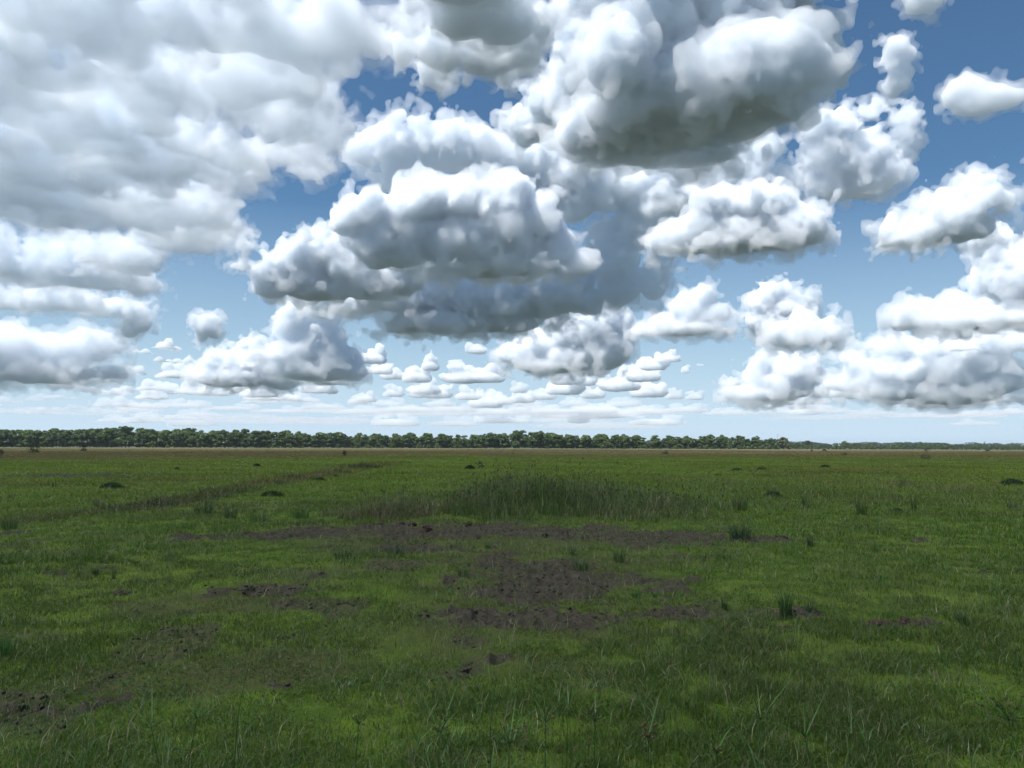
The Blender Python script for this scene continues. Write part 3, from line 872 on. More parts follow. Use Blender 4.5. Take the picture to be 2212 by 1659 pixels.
lv = leaf_cloud(np.array([(.2, 0, H * .93), (-.6, .3, H * .8), (.8, 0, H * .78)]), np.array([.7, .45, .5]), 120, .22, g, [(.07,.06,.045), (.06,.07,.04)], [1, 1])
blade_object('withered_twigs', [lv], M_LEAF, root)
tag(root, 'tall bare dead tree standing above the right tree line', 'dead tree')
# ---------------------------------------------------------------- sedges close to the camera
M_SEDGE = leaf_mat('sedge_leaf', .25)
def strip(pts, w0, w1=None, up=(0, 0, 1)):
    """a folded leaf along a curve"""
    pts = np.array(pts, float); n = len(pts)
    V, Q = [], []
    for i, p in enumerate(pts):
        d = pts[min(i + 1, n - 1)] - pts[max(i - 1, 0)]; d /= np.linalg.norm(d) + 1e-9
        s = np.cross(d, up); s /= np.linalg.norm(s) + 1e-9
        u_ = np.cross(s, d)
        f = i / (n - 1); w = w0 * (1 - f ** 2.2) + .0004
        V += [p - s * w / 2 + u_ * w * .18, p, p + s * w / 2 + u_ * w * .18]
    for i in range(n - 1):
        a = 3 * i
        Q += [(a, a + 1, a + 4, a + 3), (a + 1, a + 2, a + 5, a + 4)]
    return np.array(V), np.array(Q)
def curve(p0, az, L, el0, droop, n=9):
    p = np.array(p0, float); out = [p.copy()]; el = el0
    for i in range(n - 1):
        p = p + L / (n - 1) * np.array([math.cos(az) * math.cos(el), math.sin(az) * math.cos(el), math.sin(el)])
        el -= droop / (n - 1) * (0.4 + 1.2 * i / n)
        out.append(p.copy())
    return out
def tinted(name, VQ, col, parent, g):
    V, Q = VQ
    me = np_mesh(name, V, Q)
    k = g.uniform(.8, 1.2, (len(V), 1))
    attr(me, 'tint', np.concatenate([np.array(col) * k, np.ones((len(V), 1))], 1), 'FLOAT_COLOR')
    return link(name, me, M_SEDGE, parent)
def burr(c, r, g):
    """a round head of pointed spikelets"""
    ls = []
    for i in range(26):
        d = g.standard_normal(3); d /= np.linalg.norm(d); d[2] = abs(d[2]) * .7 + d[2] * .3
        a = np.cross(d, (.2, .9, .3)); a /= np.linalg.norm(a); b = np.cross(d, a)
        q = r * .20
        V = np.array([c + d * r * .15 + a * q, c + d * r * .15 - a * q * .5 + b * q * .87, c + d * r * .15 - a * q * .5 - b * q * .87, c + d * r])
        ls.append((V, np.array([(0, 1, 3), (1, 2, 3), (2, 0, 3)])))
    return join(ls)
ST = (.055, .125, .026); LF = (.075, .160, .034); HD = (.14, .165, .045)
def sedge(u_base, D, top_uv, label, seed, nbr=4, nleaf=3, brL=.2, nhead=9, headr=.010, spread=.05, leafL=.3, hdcol=HD, group=None):
    """a flat-sedge: stem, leaves from its foot, long bracts and an umbel of spiky heads"""
    g = np.random.default_rng(seed)
    d = view_dir(u_base, 1200)
    bx, by = d[0] / d[1] * D, D
    bz = float(height(np.array([bx]), np.array([by]))[0])
    dt = view_dir(*top_uv); tx, tz = dt[0] / dt[1] * D, CAM_H + dt[2] / dt[1] * D
    top = np.array([tx - bx, g.uniform(-.03, .03), max(.08, tz - bz)])
    root = bpy.data.objects.new('flat_sedge', None); COL.objects.link(root)
    root.location = (bx, by, bz)
    bend_ = np.array([top[0] * -.12, 0, 0])
    pts = [top * f + bend_ * math.sin(PI * f) * (1 if f else 0) + np.array([0, 0, -.01 if f == 0 else 0]) for f in np.linspace(0, 1, 8)]
    tinted('stem', tube(pts, np.linspace(.0032, .0018, 8), 5), ST, root, g)
    for i in range(nleaf):
        az = g.uniform(0, 2 * PI)
        tinted('leaf', strip(curve((0, 0, 0), az, leafL * g.uniform(.7, 1.3), g.uniform(1.0, 1.4), g.uniform(.5, 1.6)), .0075), LF, root, g)
    for i in range(nbr):
        az = 2 * PI * i / nbr + g.uniform(-.5, .5)
        tinted('bract', strip(curve(top, az, brL * g.uniform(.5, 1.3), g.uniform(.25, 1.2), g.uniform(-.1, 1.0)), .0060), LF, root, g)
    heads, rays = [], []
    for i in range(nhead):
        az = g.uniform(0, 2 * PI); el = g.uniform(.15, 1.3); L = spread * g.uniform(.35, 1.3)
        e = top + L * np.array([math.cos(az) * math.cos(el), math.sin(az) * math.cos(el), math.sin(el)])
        if L > .02: rays.append(tube([top, (top + e) / 2 + np.array([0, 0, .003]), e], [.0011] * 3, 4))
        heads.append(burr(e, headr * g.uniform(.75, 1.25), g))
    um = tinted('umbel', join(rays), ST, root, g) if rays else root
    for h_ in heads: tinted('seed_head', h_, hdcol, um, g)
    return tag(root, label, 'sedge', group)
BH = (.075, .080, .028)
sedge(417, 3.95, (426, 1552), 'tall sedge at the bottom left with long bracts and dangling seed heads', 1, nbr=5, brL=.30, nhead=14, headr=.008, spread=.10)
sedge(372, 3.85, (330, 1570), 'leaning sedge just left of the tall bottom left sedge, with a long arching bract', 2, nbr=4, brL=.26, nhead=4, headr=.007, spread=.08)
sedge(775, 3.95, (777, 1562), 'short sedge with dark tufted heads, between the left sedges and the bottom centre', 3, nbr=4, brL=.10, nhead=9, headr=.010, spread=.035, hdcol=BH)
sedge(948, 3.75, (949, 1592), 'bushy sedge with clustered heads just left of bottom centre', 4, nbr=6, brL=.24, nhead=18, headr=.011, spread=.075)
sedge(985, 3.95, (960, 1560), 'sedge with heads on long rays behind the bushy one near bottom centre', 5, nbr=5, brL=.26, nhead=10, headr=.010, spread=.07)
sedge(1178, 3.9, (1178, 1562), 'sedge with one dense round head at the bottom, right of centre', 6, nbr=5, brL=.22, nhead=16, headr=.010, spread=.055)
sedge(1222, 4.1, (1228, 1532), 'sedge with a small dark head, standing higher right of bottom centre', 7, nbr=4, brL=.16, nhead=8, headr=.009, spread=.025)
sedge(1280, 3.95, (1285, 1558), 'dark-stemmed sedge with tufted head, rightmost of the bottom centre group', 8, nbr=6, brL=.25, nhead=14, headr=.011, spread=.05, hdcol=BH)
sedge(1400, 3.6, (1402, 1597), 'brown-headed sedge at the bottom edge right of the centre group', 9, nbr=6, brL=.22, nhead=20, headr=.012, spread=.07, hdcol=(.12, .085, .035))
sedge(1632, 3.95, (1646, 1559), 'sedge on a dark slanting stem at the bottom, right', 10, nbr=5, brL=.30, nhead=12, headr=.010, spread=.05)
sedge(1752, 3.7, (1735, 1590), 'drooping sedge with brownish heads right of the slanting one', 11, nbr=5, brL=.22, nhead=10, headr=.011, spread=.08, hdcol=(.11, .085, .035))
sedge(1810, 3.85, (1836, 1585), 'low sedge with pale grey-green heads at the bottom, right', 12, nbr=4, brL=.2, nhead=8, headr=.009, spread=.06)
sedge(2196, 3.5, (2186, 1560), 'big sedge in the bottom right corner crowded with brown and green heads', 13, nbr=6, brL=.24, nhead=26, headr=.013, spread=.13, hdcol=(.10, .090, .030))
sedge(1095, 3.6, (1100, 1610), 'low yellowish sedge at the bottom edge in the middle', 14, nbr=5, brL=.24, nhead=12, headr=.010, spread=.08, hdcol=(.11, .11, .03))
sedge(1545, 3.55, (1550, 1630), 'yellow-headed low sedge at the bottom edge left of the slanting one', 15, nbr=5, brL=.18, nhead=12, headr=.011, spread=.06, hdcol=(.13, .12, .03))
def stalk(u, D, top_uv, label, seed, col=(.05, .105, .028), w=.004):
    g = np.random.default_rng(seed)
    d = view_dir(u, 1200); bx, by = d[0] / d[1] * D, D
    bz = float(height(np.array([bx]), np.array([by]))[0])
    dt = view_dir(*top_uv); tx, tz = dt[0] / dt[1] * D, CAM_H + dt[2] / dt[1] * D
    top = np.array([tx - bx, 0, tz - bz])
    root = bpy.data.objects.new('grass_stalk', None); COL.objects.link(root); root.location = (bx, by, bz)
    side = np.array([-.05 * np.sign(top[0] or 1) * np.linalg.norm(top), .02, 0])
    pts = [top * f + side * math.sin(PI * f) - np.array([0, 0, .01 * (f == 0)]) for f in np.linspace(0, 1, 9)]
    tinted('stem', tube(pts, np.linspace(w * .5, w * .18, 9), 5), col, root, g)
    for i in range(2):
        tinted('leaf', strip(curve(pts[1 + i], g.uniform(0, 6.28), g.uniform(.12, .22), g.uniform(.9, 1.3), g.uniform(.6, 1.4)), .006), LF, root, g)
    return tag(root, label, 'grass stalk')
stalk(1073, 3.8, (1073, 1462), 'tall straight green stalk rising at bottom centre', 31, w=.006)
stalk(1010, 3.9, (1020, 1500), 'thin stalk just left of the tall straight stalk at bottom centre', 32)
stalk(985, 4.2, (912, 1420), 'thin pale leaning stalk with a bent tip, left of bottom centre', 33, (.09, .11, .04))
stalk(1000, 4.2, (935, 1418), 'second pale leaning stalk, just right of the first, left of bottom centre', 34, (.09, .10, .045))
stalk(1860, 4.3, (1890, 1490), 'pale arching blade at the bottom right', 35, (.09, .125, .05), .006)
stalk(1350, 3.9, (1445, 1516), 'long arching blade right of the bottom centre sedges', 36, (.07, .11, .04), .006)
stalk(1660, 3.8, (1725, 1530), 'slanting green stalk between the bottom right sedges', 37)
stalk(1920, 3.9, (1918, 1532), 'straight dark stalk at the bottom right', 38, (.035, .07, .02), .006)
stalk(735, 3.9, (740, 1540), 'thin straight stalk left of the short dark-headed sedge', 39)
stalk(520, 4.1, (548, 1400), 'very long thin blade slanting right from the tall bottom left sedge', 40, (.045, .095, .025), .005)
stalk(2080, 4.0, (2079, 1520), 'thin stalk left of the big sedge in the bottom right corner', 41)

# ---------------------------------------------------------------- clods lying on the torn soil
M_CLOD = bpy.data.materials.new('soil_clod')
t, nd, lk, bs = nodes(M_CLOD)
co = N(t, 'ShaderNodeTexCoord').outputs['Object']
lk.new(mixc(t, noise_out(t, co, 14, 4, .7, .3, .7), (.045, .030, .024), (.105, .072, .056)), bs.inputs['Base Color'])
bs.inputs['Roughness'].default_value = 1.0; bs.inputs['Specular IOR Level'].default_value = .05
def clod(u, v, wpx, hpx, label, seed, group=None):
    D = ground_at(u, v)[1]; s = D / FPX
    bm = __import__('bmesh').new()
    __import__('bmesh').ops.create_icosphere(bm, subdivisions=4, radius=1)
    me = bpy.data.meshes.new('soil_clod'); bm.to_mesh(me); bm.free()
    V = np.empty(len(me.vertices) * 3, np.float32); me.vertices.foreach_get('co', V); V = V.reshape(-1, 3)
    nn = 1 + .28 * n2(V[:, 0] + V[:, 2] * 1.7, V[:, 1] + V[:, 2], .9, 200 + seed) + .16 * n2(V[:, 0] - V[:, 2], V[:, 1] + 2 * V[:, 2], .35, 220 + seed) + .07 * n2(V[:, 0] + 3 * V[:, 2], V[:, 1] - V[:, 2], .14, 230)
    V *= nn[:, None]
    V *= np.array([wpx * s * .5, wpx * s * .42, hpx * s * .62])
    V[:, 2] += hpx * s * .32
    me.vertices.foreach_set('co', V.ravel()); me.update()
    o = link('soil_clod', me, M_CLOD); put(o, u, v)
    return tag(o, label, 'clod', group)
for k, (u, v, w_, h_, lab) in enumerate([
    (922,1147,20,12,'blackest clod of soil on the far rim of the long bare strip'),
    (868,1136,14,9,'dark clod left of the blackest one on the long bare strip'),
    (892,1137,16,10,'rounded brown clod between the two dark clods of the long bare strip'),
    (1012,1137,15,9,'brown clod against the foot of the tall sedge'),
    (822,1137,14,9,'brown clod at the foot of the dry tall grass'),
    (1178,1160,13,9,'black clod at the right of the long bare strip'),
    (1690,1166,26,9,'broken brown clods heap right of the dark blue-green clump'),
    (1893,1352,30,13,'biggest reddish clod on the bare streak at the far right'),
    (1955,1345,22,11,'second clod of the far right bare streak, right of the biggest')]):
    clod(u, v, w_, h_, lab, k)

# ---------------------------------------------------------------- cattle, far off
def hide_mat(name, col):
    m = bpy.data.materials.new(name); t, nd, lk, bs = nodes(m)
    co = N(t, 'ShaderNodeTexCoord').outputs['Object']
    lk.new(mixc(t, noise_out(t, co, 2.2, 3), col, tuple(c_ * .6 for c_ in col)), bs.inputs['Base Color'])
    bs.inputs['Roughness'].default_value = .8
    return m
def cow(u, v, scale, rz, mat, label, graze=True):
    c = ground_at(u, v)
    J = [(0, 0, 1.05), (.35, 0, 1.1), (.75, 0, 1.12), (-.4, 0, 1.08), (-.75, 0, 1.1)]      # trunk along x
    E = [(0, 1), (1, 2), (0, 3), (3, 4)]
    Rd = [(.36, .40), (.36, .38), (.27, .33), (.36, .40), (.28, .32)]
    def add(chain, start, rads):
        p = start
        for q, r_ in zip(chain, rads):
            J.append(q); Rd.append((r_, r_)); E.append((p, len(J) - 1)); p = len(J) - 1
        return p
    for sy in (-.17, .17):
        add([(.68, sy, .72), (.70, sy, .40), (.68, sy, .06)], 2, [.14, .075, .07])
        add([(-.66, sy, .75), (-.80, sy, .45), (-.72, sy, .06)], 4, [.19, .085, .07])
    if graze: add([(1.10, 0, .92), (1.35, 0, .55), (1.48, 0, .30), (1.58, 0, .10)], 2, [.20, .14, .13, .08])
    else: add([(1.08, 0, 1.30), (1.32, 0, 1.48), (1.55, 0, 1.40), (1.70, 0, 1.32)], 2, [.20, .16, .13, .09])
    add([(-1.0, 0, 1.05), (-1.06, 0, .6)], 4, [.04, .03])
    me = bpy.data.meshes.new('cow'); me.from_pydata([tuple(q) for q in J], E, [])
    o = link('cow', me, mat)
    sk = o.modifiers.new('skin', 'SKIN')
    for i, r_ in enumerate(Rd): me.skin_vertices[0].data[i].radius = r_
    me.skin_vertices[0].data[0].use_root = True
    sb = o.modifiers.new('sub', 'SUBSURF'); sb.levels = 2; sb.render_levels = 2
    dg = bpy.context.evaluated_depsgraph_get()
    m2 = bpy.data.meshes.new_from_object(o.evaluated_get(dg))
    o.modifiers.clear(); o.data = m2
    hx, hz = (1.35, .62) if graze else (1.32, 1.58)
    for sy in (-1, 1):
        e = tube([(hx - .06, .10 * sy, hz), (hx - .09, .24 * sy, hz + .02), (hx - .08, .33 * sy, hz - .03)], [.035, .06, .01], 5)
        link('ear', np_mesh('ear', *e), mat, o)
    o.location = (c[0], c[1], float(height(np.array([c[0]]), np.array([c[1]]))[0])); o.scale = (scale,) * 3; o.rotation_euler = (0, 0, rz)
    return tag(o, label, 'cow')
cow(1780, 976.2, .8, .2, hide_mat('brown_hide', (.085, .036, .020)), 'small brown cow far off in front of the right tree line')
cow(1753, 975.6, .55, .5, hide_mat('black_hide', (.02, .018, .016)), 'tiny black calf far off, left of the brown cow')
cow(2134, 976.4, .75, PI, hide_mat('dark_hide', (.05, .035, .025)), 'dark cow far off at the right, below the dead tree')
cow(2104, 976.2, .62, .7, hide_mat('cream_hide', (.62, .55, .40)), 'pale cream cow far off left of the dead tree', True)
cow(2122, 976.3, .55, 2.6, hide_mat('pale_hide', (.55, .50, .40)), 'smaller pale cow just left of the dark cow far off', True)
# ---------------------------------------------------------------- the moist summer air over the field
V = np.array([(x, y, z) for z in (-1.8, 46.0) for (x, y) in ((-90000, -90000), (90000, -90000), (90000, 90000), (-90000, 90000))], float)
F = np.array([(3, 2, 1, 0), (4, 5, 6, 7), (0, 1, 5, 4), (1, 2, 6, 5), (2, 3, 7, 6), (3, 0, 4, 7)])
mh = bpy.data.materials.new('haze'); mh.use_nodes = True
t = mh.node_tree; t.nodes.clear()
o_ = N(t, 'ShaderNodeOutputMaterial'); pv = N(t, 'ShaderNodeVolumePrincipled')
pv.inputs['Color'].default_value = (.80, .90, 1.0, 1)
pv.inputs['Density'].default_value = 0.00006
pv.inputs['Anisotropy'].default_value = 0.2
t.links.new(pv.outputs[0], o_.inputs['Volume'])
tag(link('haze', np_mesh('haze', V, F, smooth=False), mh), kind='stuff')
# ---------------------------------------------------------------- clouds
def bspline_axis(c, n, L, off, axis):
    t = np.arange(n) / L + off
    i = np.floor(t).astype(int)
    x = (t - i).astype(np.float32)
    w = np.stack([(1 - x) ** 3 / 6, (3 * x ** 3 - 6 * x ** 2 + 4) / 6,
                  (-3 * x ** 3 + 3 * x ** 2 + 3 * x + 1) / 6, x ** 3 / 6])
    sh = [1, 1, 1]; sh[axis] = n
    r = None
    for k in range(4):
        p = np.take(c, i + k, axis=axis) * w[k].reshape(sh)
        r = p if r is None else r + p
    return r

def vnoise(shape, L, g):
    """smooth noise on a voxel grid, wavelength L voxels per axis, about unit variance"""
    L = [max(1.0, l) for l in L]
    c = g.standard_normal([int(n / l) + 6 for n, l in zip(shape, L)]).astype(np.float32)
    off = g.random(3)
    for ax in range(3):
        c = bspline_axis(c, shape[ax], L[ax], off[ax], ax)
    return c * 2.6

def cloud_mesh(blobs, vox, seed, ragged=0.3, amp=1.0, base=None, depth=0.8, grain=1.0, soft_base=0.1, fall=0.57, fringe=2.6, calm=0.12):
    """blobs: (u, v, ru, rv, D) in pixels of the photograph and metres of distance.  Builds the real
    volume at its distance and size; returns points and quads in world space."""
    C, Rr = [], []
    for b in blobs:
        if len(b) == 6:                # given in metres: x, y, z, rx, ry, rz
            C.append(np.array(b[:3], float)); Rr.append(tuple(b[3:]))
            continue
        u, v, ru, rv, D = b
        d = view_dir(u, v)
        C.append(d * D + np.array([0, 0, CAM_H]))
        s = D / FPX
        Rr.append((ru * s, depth * 0.5 * (ru + rv) * s, rv * s))
    C = np.array(C); Rr = np.array(Rr)
    cen = C.mean(axis=0)
    az = math.atan2(cen[0], cen[1])
    ex = np.array([math.cos(az), -math.sin(az), 0.0])
    ey = np.array([math.sin(az), math.cos(az), 0.0])
    ez = np.array([0, 0, 1.0])
    M = np.stack([ex, ey, ez])          # world -> local rows
    Cl = C @ M.T
    Rm = np.median(Rr.min(axis=1))
    pad = 0.45 * amp * Rm + 3 * vox
    lo = (Cl - Rr).min(axis=0) - pad
    hi = (Cl + Rr).max(axis=0) + pad
    hv = np.array([vox, vox * 1.35, vox])
    shape = np.ceil((hi - lo) / hv).astype(int) + 1
    f = np.full(shape, -4 * Rm, dtype=np.float32)
    axs = [lo[k] + np.arange(shape[k]) * hv[k] for k in range(3)]
    for c, r in zip(Cl, Rr):
        sl_ = []
        for k in range(3):
            i0 = max(0, int((c[k] - 2.7 * r[k] - lo[k]) / hv[k])); i1 = min(shape[k], int((c[k] + 2.7 * r[k] - lo[k]) / hv[k]) + 2)
            sl_.append(slice(i0, i1))
        q = (((axs[0][sl_[0]] - c[0]) / r[0]) ** 2)[:, None, None] + (((axs[1][sl_[1]] - c[1]) / r[1]) ** 2)[None, :, None] + (((axs[2][sl_[2]] - c[2]) / r[2]) ** 2)[None, None, :]
        v_ = ((1 - np.sqrt(q)) * min(r.min(), 1.6 * Rm)).astype(np.float32)
        sub = f[sl_[0], sl_[1], sl_[2]]
        np.maximum(sub, v_, out=sub)
    g = np.random.default_rng(seed)
    ragged = min(1, ragged + .25)
    a, L = 0.34 * amp * Rm, 1.0 * Rm * grain
    bill = np.zeros(shape, np.float32)
    while L > 2.2 * vox:
        n = vnoise(shape, L / hv, g)
        bill += a * ((1 - ragged) * (np.abs(n) * 1.2 - 0.9) + ragged * 0.8 * n)
        a *= fall; L *= 0.47
    zb = lo[2] + pad if base is None else base
    tz = np.clip((axs[2] - zb) / max(1.0, hi[2] - pad - zb), 0, 1)
    f += bill * (calm + (1 - calm) * np.minimum(1, tz * 1.6) ** .8).astype(np.float32)[None, None, :]
    if base is not None:               # flattened underside
        z = axs[2][None, None, :]
        nb = vnoise((shape[0], shape[1], 1), (0.6 * Rm / hv[0], 0.6 * Rm / hv[1], 1), g)
        cut = (z - base) / 1.0 + nb * soft_base * Rm
        f = np.minimum(f, cut.astype(np.float32) * 0.8)
    f[0] = f[-1] = -1; f[:, 0] = f[:, -1] = -1; f[:, :, 0] = f[:, :, -1] = -1
    def surf(f):
        grid = openvdb.FloatGrid(-1.0)
        grid.copyFromArray(np.ascontiguousarray(f, dtype=np.float32))
        P, Q = grid.convertToQuads(0.0)[:2]
        return (P * hv + lo) @ M, Q[:, ::-1]
    res = surf(f)
    if fringe:                         # torn thin vapour round the dense body
        a, L = 1.0, 0.5 * Rm
        n = np.zeros(shape, np.float32)
        while L > 2.2 * vox:
            n += a * vnoise(shape, L / hv, g); a *= 0.7; L *= 0.5
        f2 = f + fringe * vox * (1.0 + 1.1 * n)
        f2[0] = f2[-1] = -1; f2[:, 0] = f2[:, -1] = -1; f2[:, :, 0] = f2[:, :, -1] = -1
        return res + surf(f2)
    return res + (None, None)

def cloud_mat(name, sigma, g=0.0, absorb=0.026):
    m = bpy.data.materials.new(name)
    m.use_nodes = True
    t = m.node_tree
    t.nodes.clear()
    o = t.nodes.new('ShaderNodeOutputMaterial')
    s = t.nodes.new('ShaderNodeVolumeScatter')
    s.inputs['Color'].default_value = (1, 1, 1, 1)
    s.inputs['Density'].default_value = sigma
    s.inputs['Anisotropy'].default_value = g
    ab = t.nodes.new('ShaderNodeVolumeAbsorption')
    ab.inputs['Color'].default_value = (0.0, 0.5, 0.97, 1)  # absorbs red: blue of the airlight put into the vapour itself
    ab.inputs['Density'].default_value = sigma * absorb
    ad = t.nodes.new('ShaderNodeAddShader')
    t.links.new(s.outputs[0], ad.inputs[0]); t.links.new(ab.outputs[0], ad.inputs[1])
    t.links.new(ad.outputs[0], o.inputs['Volume'])
    return m

NQ = 0
MFP = 1.15
def cloud(label, blobs, seed, mfp_px=7, vox_px=3.2, group=None, g=0.0, extra=(), thin_extra=None, absorb=0.026, **kw):
    """mfp_px: mean free path in photo pixels at the cloud's own distance"""
    global NQ
    D = float(np.median([b[4] for b in blobs]))
    vox = vox_px * D / FPX
    mfp_px *= MFP
    parts = [cloud_mesh(blobs, vox, seed, **kw)]
    for (b2, v2, s2, k2) in extra:
        parts.append(cloud_mesh(b2, v2 * D / FPX if v2 < 10 else v2, s2, **k2))
    def merge(k):
        Ps, Qs, n = [], [], 0
        for p in parts:
            if p[k] is None: continue
            Ps.append(p[k]); Qs.append(p[k + 1] + n); n += len(p[k])
        return (np.vstack(Ps), np.vstack(Qs)) if Ps else (None, None)
    P, Q = merge(0)
    NQ += len(Q)
    ctr = P.mean(axis=0)
    o = link('cloud', np_mesh('cloud', P - ctr, Q), cloud_mat('cloud_vapour', 1.0 / (mfp_px * D / FPX), g, absorb))
    if thin_extra:                     # the extra bodies are thinner vapour
        o.data.materials.append(cloud_mat('thin_cloud_vapour', 1.0 / thin_extra, g))
        mi = np.zeros(len(Q), np.int32); mi[len(parts[0][1]):] = 1
        o.data.polygons.foreach_set('material_index', mi)
    o.location = Vector(ctr)
    P, Q = merge(2)
    if P is not None:
        NQ += len(Q)
        link('wispy_fringe', np_mesh('wispy_fringe', P - ctr, Q), cloud_mat('thin_vapour', 1.0 / (mfp_px * 4.0 * D / FPX), g), o)
    return tag(o, label, 'cloud', group)

def at_alt(u, v, ru, rv, z):
    d = view_dir(u, v)
    return (u, v, ru, rv, (z - CAM_H) / d[2])
def far(lst, D):
    return [(u, v, ru, rv, D * (b[0] if b else 1.0)) for (u, v, ru, rv, *b) in lst]
# --- the wide grey cloud of the upper left; an unseen cloud body is added over the field to shade it
deck = []
for (u, v, ru, rv) in [(660,90,80,60),(760,60,70,55),(820,40,60,45),(845,95,22,36),(815,125,18,30),(740,20,80,40),
        (640,180,75,60),(690,290,52,42),(640,330,62,36),(600,250,95,75),(665,372,24,20),(530,320,75,60),(500,385,40,46),
        (470,440,22,26),(545,370,40,34),(430,320,75,58),(560,180,100,80),(570,60,110,70),
        (440,492,52,26),(375,515,66,30),(330,470,60,55),(255,560,72,52),(290,615,28,36),(200,600,85,55),(100,590,100,65),
        (0,580,100,75),(120,655,95,28),(215,668,60,20),(330,380,60,50),(330,430,50,50),(465,510,18,14)]:
    deck.append(at_alt(u, v, ru, rv, 1330))
for u in range(-260, 470, 120):
    for v in range(-120, 520, 95):
        if u + random.uniform(-20, 20) < 440 - 0.10 * v:
            deck.append(at_alt(u + random.uniform(-35, 35), v + random.uniform(-25, 25), random.uniform(80, 130), random.uniform(55, 85), 1330 + random.uniform(-60, 80)))
over = []  # separate body out of view, joined to this cloud to shade the field
for i in range(80):
    x = random.uniform(-2000, 650)
    y = random.uniform(-1000, 135 - .30 * max(0, x + 600))
    over.append((x, y, random.uniform(1240, 1265), random.uniform(170, 260), random.uniform(140, 200), random.uniform(70, 110) if y < -210 else random.uniform(30, 48)))  # made thicker on the near side to darken the near turf
cloud('huge ragged grey cloud filling the whole upper left of the sky', deck, 11, mfp_px=42, vox_px=4.4, ragged=.85, amp=1.5, depth=.8, calm=.5, fall=.74, base=1262, soft_base=.14, thin_extra=190, absorb=.055,
      extra=[(over, 26, 12, dict(ragged=.5, depth=1, calm=1.0, fringe=0))])
# --- white ragged cloud at the top
cloud('white ragged cloud hanging from the top edge left of the dark-bottomed cloud', [at_alt(*b, 1350) for b in
      [(1000,20,80,60),(1080,30,80,60),(1130,90,50,50),(1050,110,70,50),(960,100,45,50),(1090,150,28,34),(940,160,26,26),(1170,50,22,40),(900,5,30,24),(1000,-60,110,60),(880,120,24,22)]],
      13, mfp_px=11, vox_px=3.6, ragged=.7, amp=1.1)
# --- the biggest dark-bottomed cloud
big = [at_alt(*b) for b in [(1330,120,70,80,1480),(1400,50,110,70,1700),(1560,30,140,70,1750),(1250,170,60,70,2000),(1190,225,50,50,1950),(1235,90,40,60,2050),
      (1150,270,60,40,1900),(1290,280,90,60,1390),(1400,220,130,90,1400),(1560,180,150,90,1420),(1680,130,95,80,1480),(1740,90,70,60,1640),
      (1790,140,45,50,1560),(1770,50,30,36,1750),(1400,320,120,45,1330),(1520,270,130,60,1340),(1620,230,110,55,1360),(1480,340,90,30,1320),(1330,330,80,36,1340),
      (1600,-50,200,60,1900),(1380,-40,150,50,1850),(1720,210,40,30,1380),(1300,40,40,40,1850)]]
cloud('biggest cloud with a broad dark grey base, right of top centre', big, 14, mfp_px=9, vox_px=3.6, ragged=.35, amp=.9, base=1300, soft_base=.06)
# --- bright mass behind it
cloud('broad white cloud bank behind and below the dark-bottomed cloud', far([(850,310,70,45),(930,300,70,50),(1010,330,90,50),(1090,340,80,55),(1180,350,110,60),(1300,400,110,60),(1420,410,100,70),
      (785,335,36,26),(880,360,70,40),(840,390,50,30),(1520,400,80,60),(1600,370,60,70),(1645,330,36,46),(1665,400,42,44),(1610,440,56,38),(1380,480,60,70),(1330,540,60,80),(1340,610,50,50),(1410,600,36,50),(1200,430,100,50),(1715,445,24,22)], 8200),
      15, mfp_px=10, vox_px=3.0, ragged=.45, amp=.95, depth=.6)
# --- central dark-bodied cloud
cloud('central cloud with a dark blue-grey body under a white left shoulder', far([(930,430,70,48),(900,480,80,60),(1000,440,70,60),(1080,440,80,62),(1150,470,60,55),(1010,520,110,65),(1110,530,80,55),(1210,540,42,38),(1240,570,40,36),(870,520,60,60),(1060,575,120,24),(790,460,60,40),(740,470,30,40),(760,430,22,22),(820,520,60,60)], 5700),
      16, mfp_px=7, vox_px=3.0, ragged=.15, amp=.9, base=1250)
cloud('white cauliflower-headed cloud left of the central dark-bodied cloud', far([(600,585,48,42),(660,560,60,45),(720,540,50,40),(750,580,60,50),(660,610,70,36),(590,620,42,24),(800,600,60,50),(700,620,60,30),(860,590,60,50)], 6900),
      17, mfp_px=6, vox_px=2.8, ragged=.1, amp=.95, base=1165)
cloud('long low cloud with a flat dark base below the central cloud', far([(760,650,90,28),(870,640,100,36),(980,640,110,45),(1080,650,110,50),(1180,640,90,45),(1250,600,40,40),(1260,650,50,30),(1080,700,90,20),(940,700,100,40),(900,730,70,30),(1330,630,36,30)], 8300),
      18, mfp_px=7, vox_px=3.0, ragged=.25, amp=.9, base=1232)
cloud('white cloud with a flat grey base under the right end of the dark-bottomed cloud', far([(1450,520,50,36),(1520,490,60,46),(1600,500,70,48),(1690,490,60,45),(1740,485,40,42),(1540,440,50,40),(1640,440,70,40),(1580,530,110,22),(1700,520,60,24)], 5100),
      19, mfp_px=7, vox_px=2.8, ragged=.3, amp=.95, base=1240)
cloud('upright white cumulus with a wispy right side, right of the biggest cloud', far([(1780,270,42,36),(1815,262,30,34),(1800,330,52,50),(1850,340,60,45),(1900,370,50,36),(1810,390,46,40),(1870,390,60,34)], 5600),
      20, mfp_px=7, vox_px=2.6, ragged=.15, amp=.95, extra=[(far([(1950,265,20,30),(1938,312,20,24),(1965,335,14,18),(1890,235,22,14),(1975,300,12,16)], 5700), 2.4, 21, dict(ragged=.95, amp=1.4, fall=.8))], thin_extra=60)
cloud('narrow upright wisp of cloud high in the blue right of the biggest cloud', far([(1944,108,20,20),(1942,135,22,28),(1938,165,18,26),(1928,192,14,18)], 4300), 22, mfp_px=9, vox_px=2.4, ragged=.85, amp=1.2)
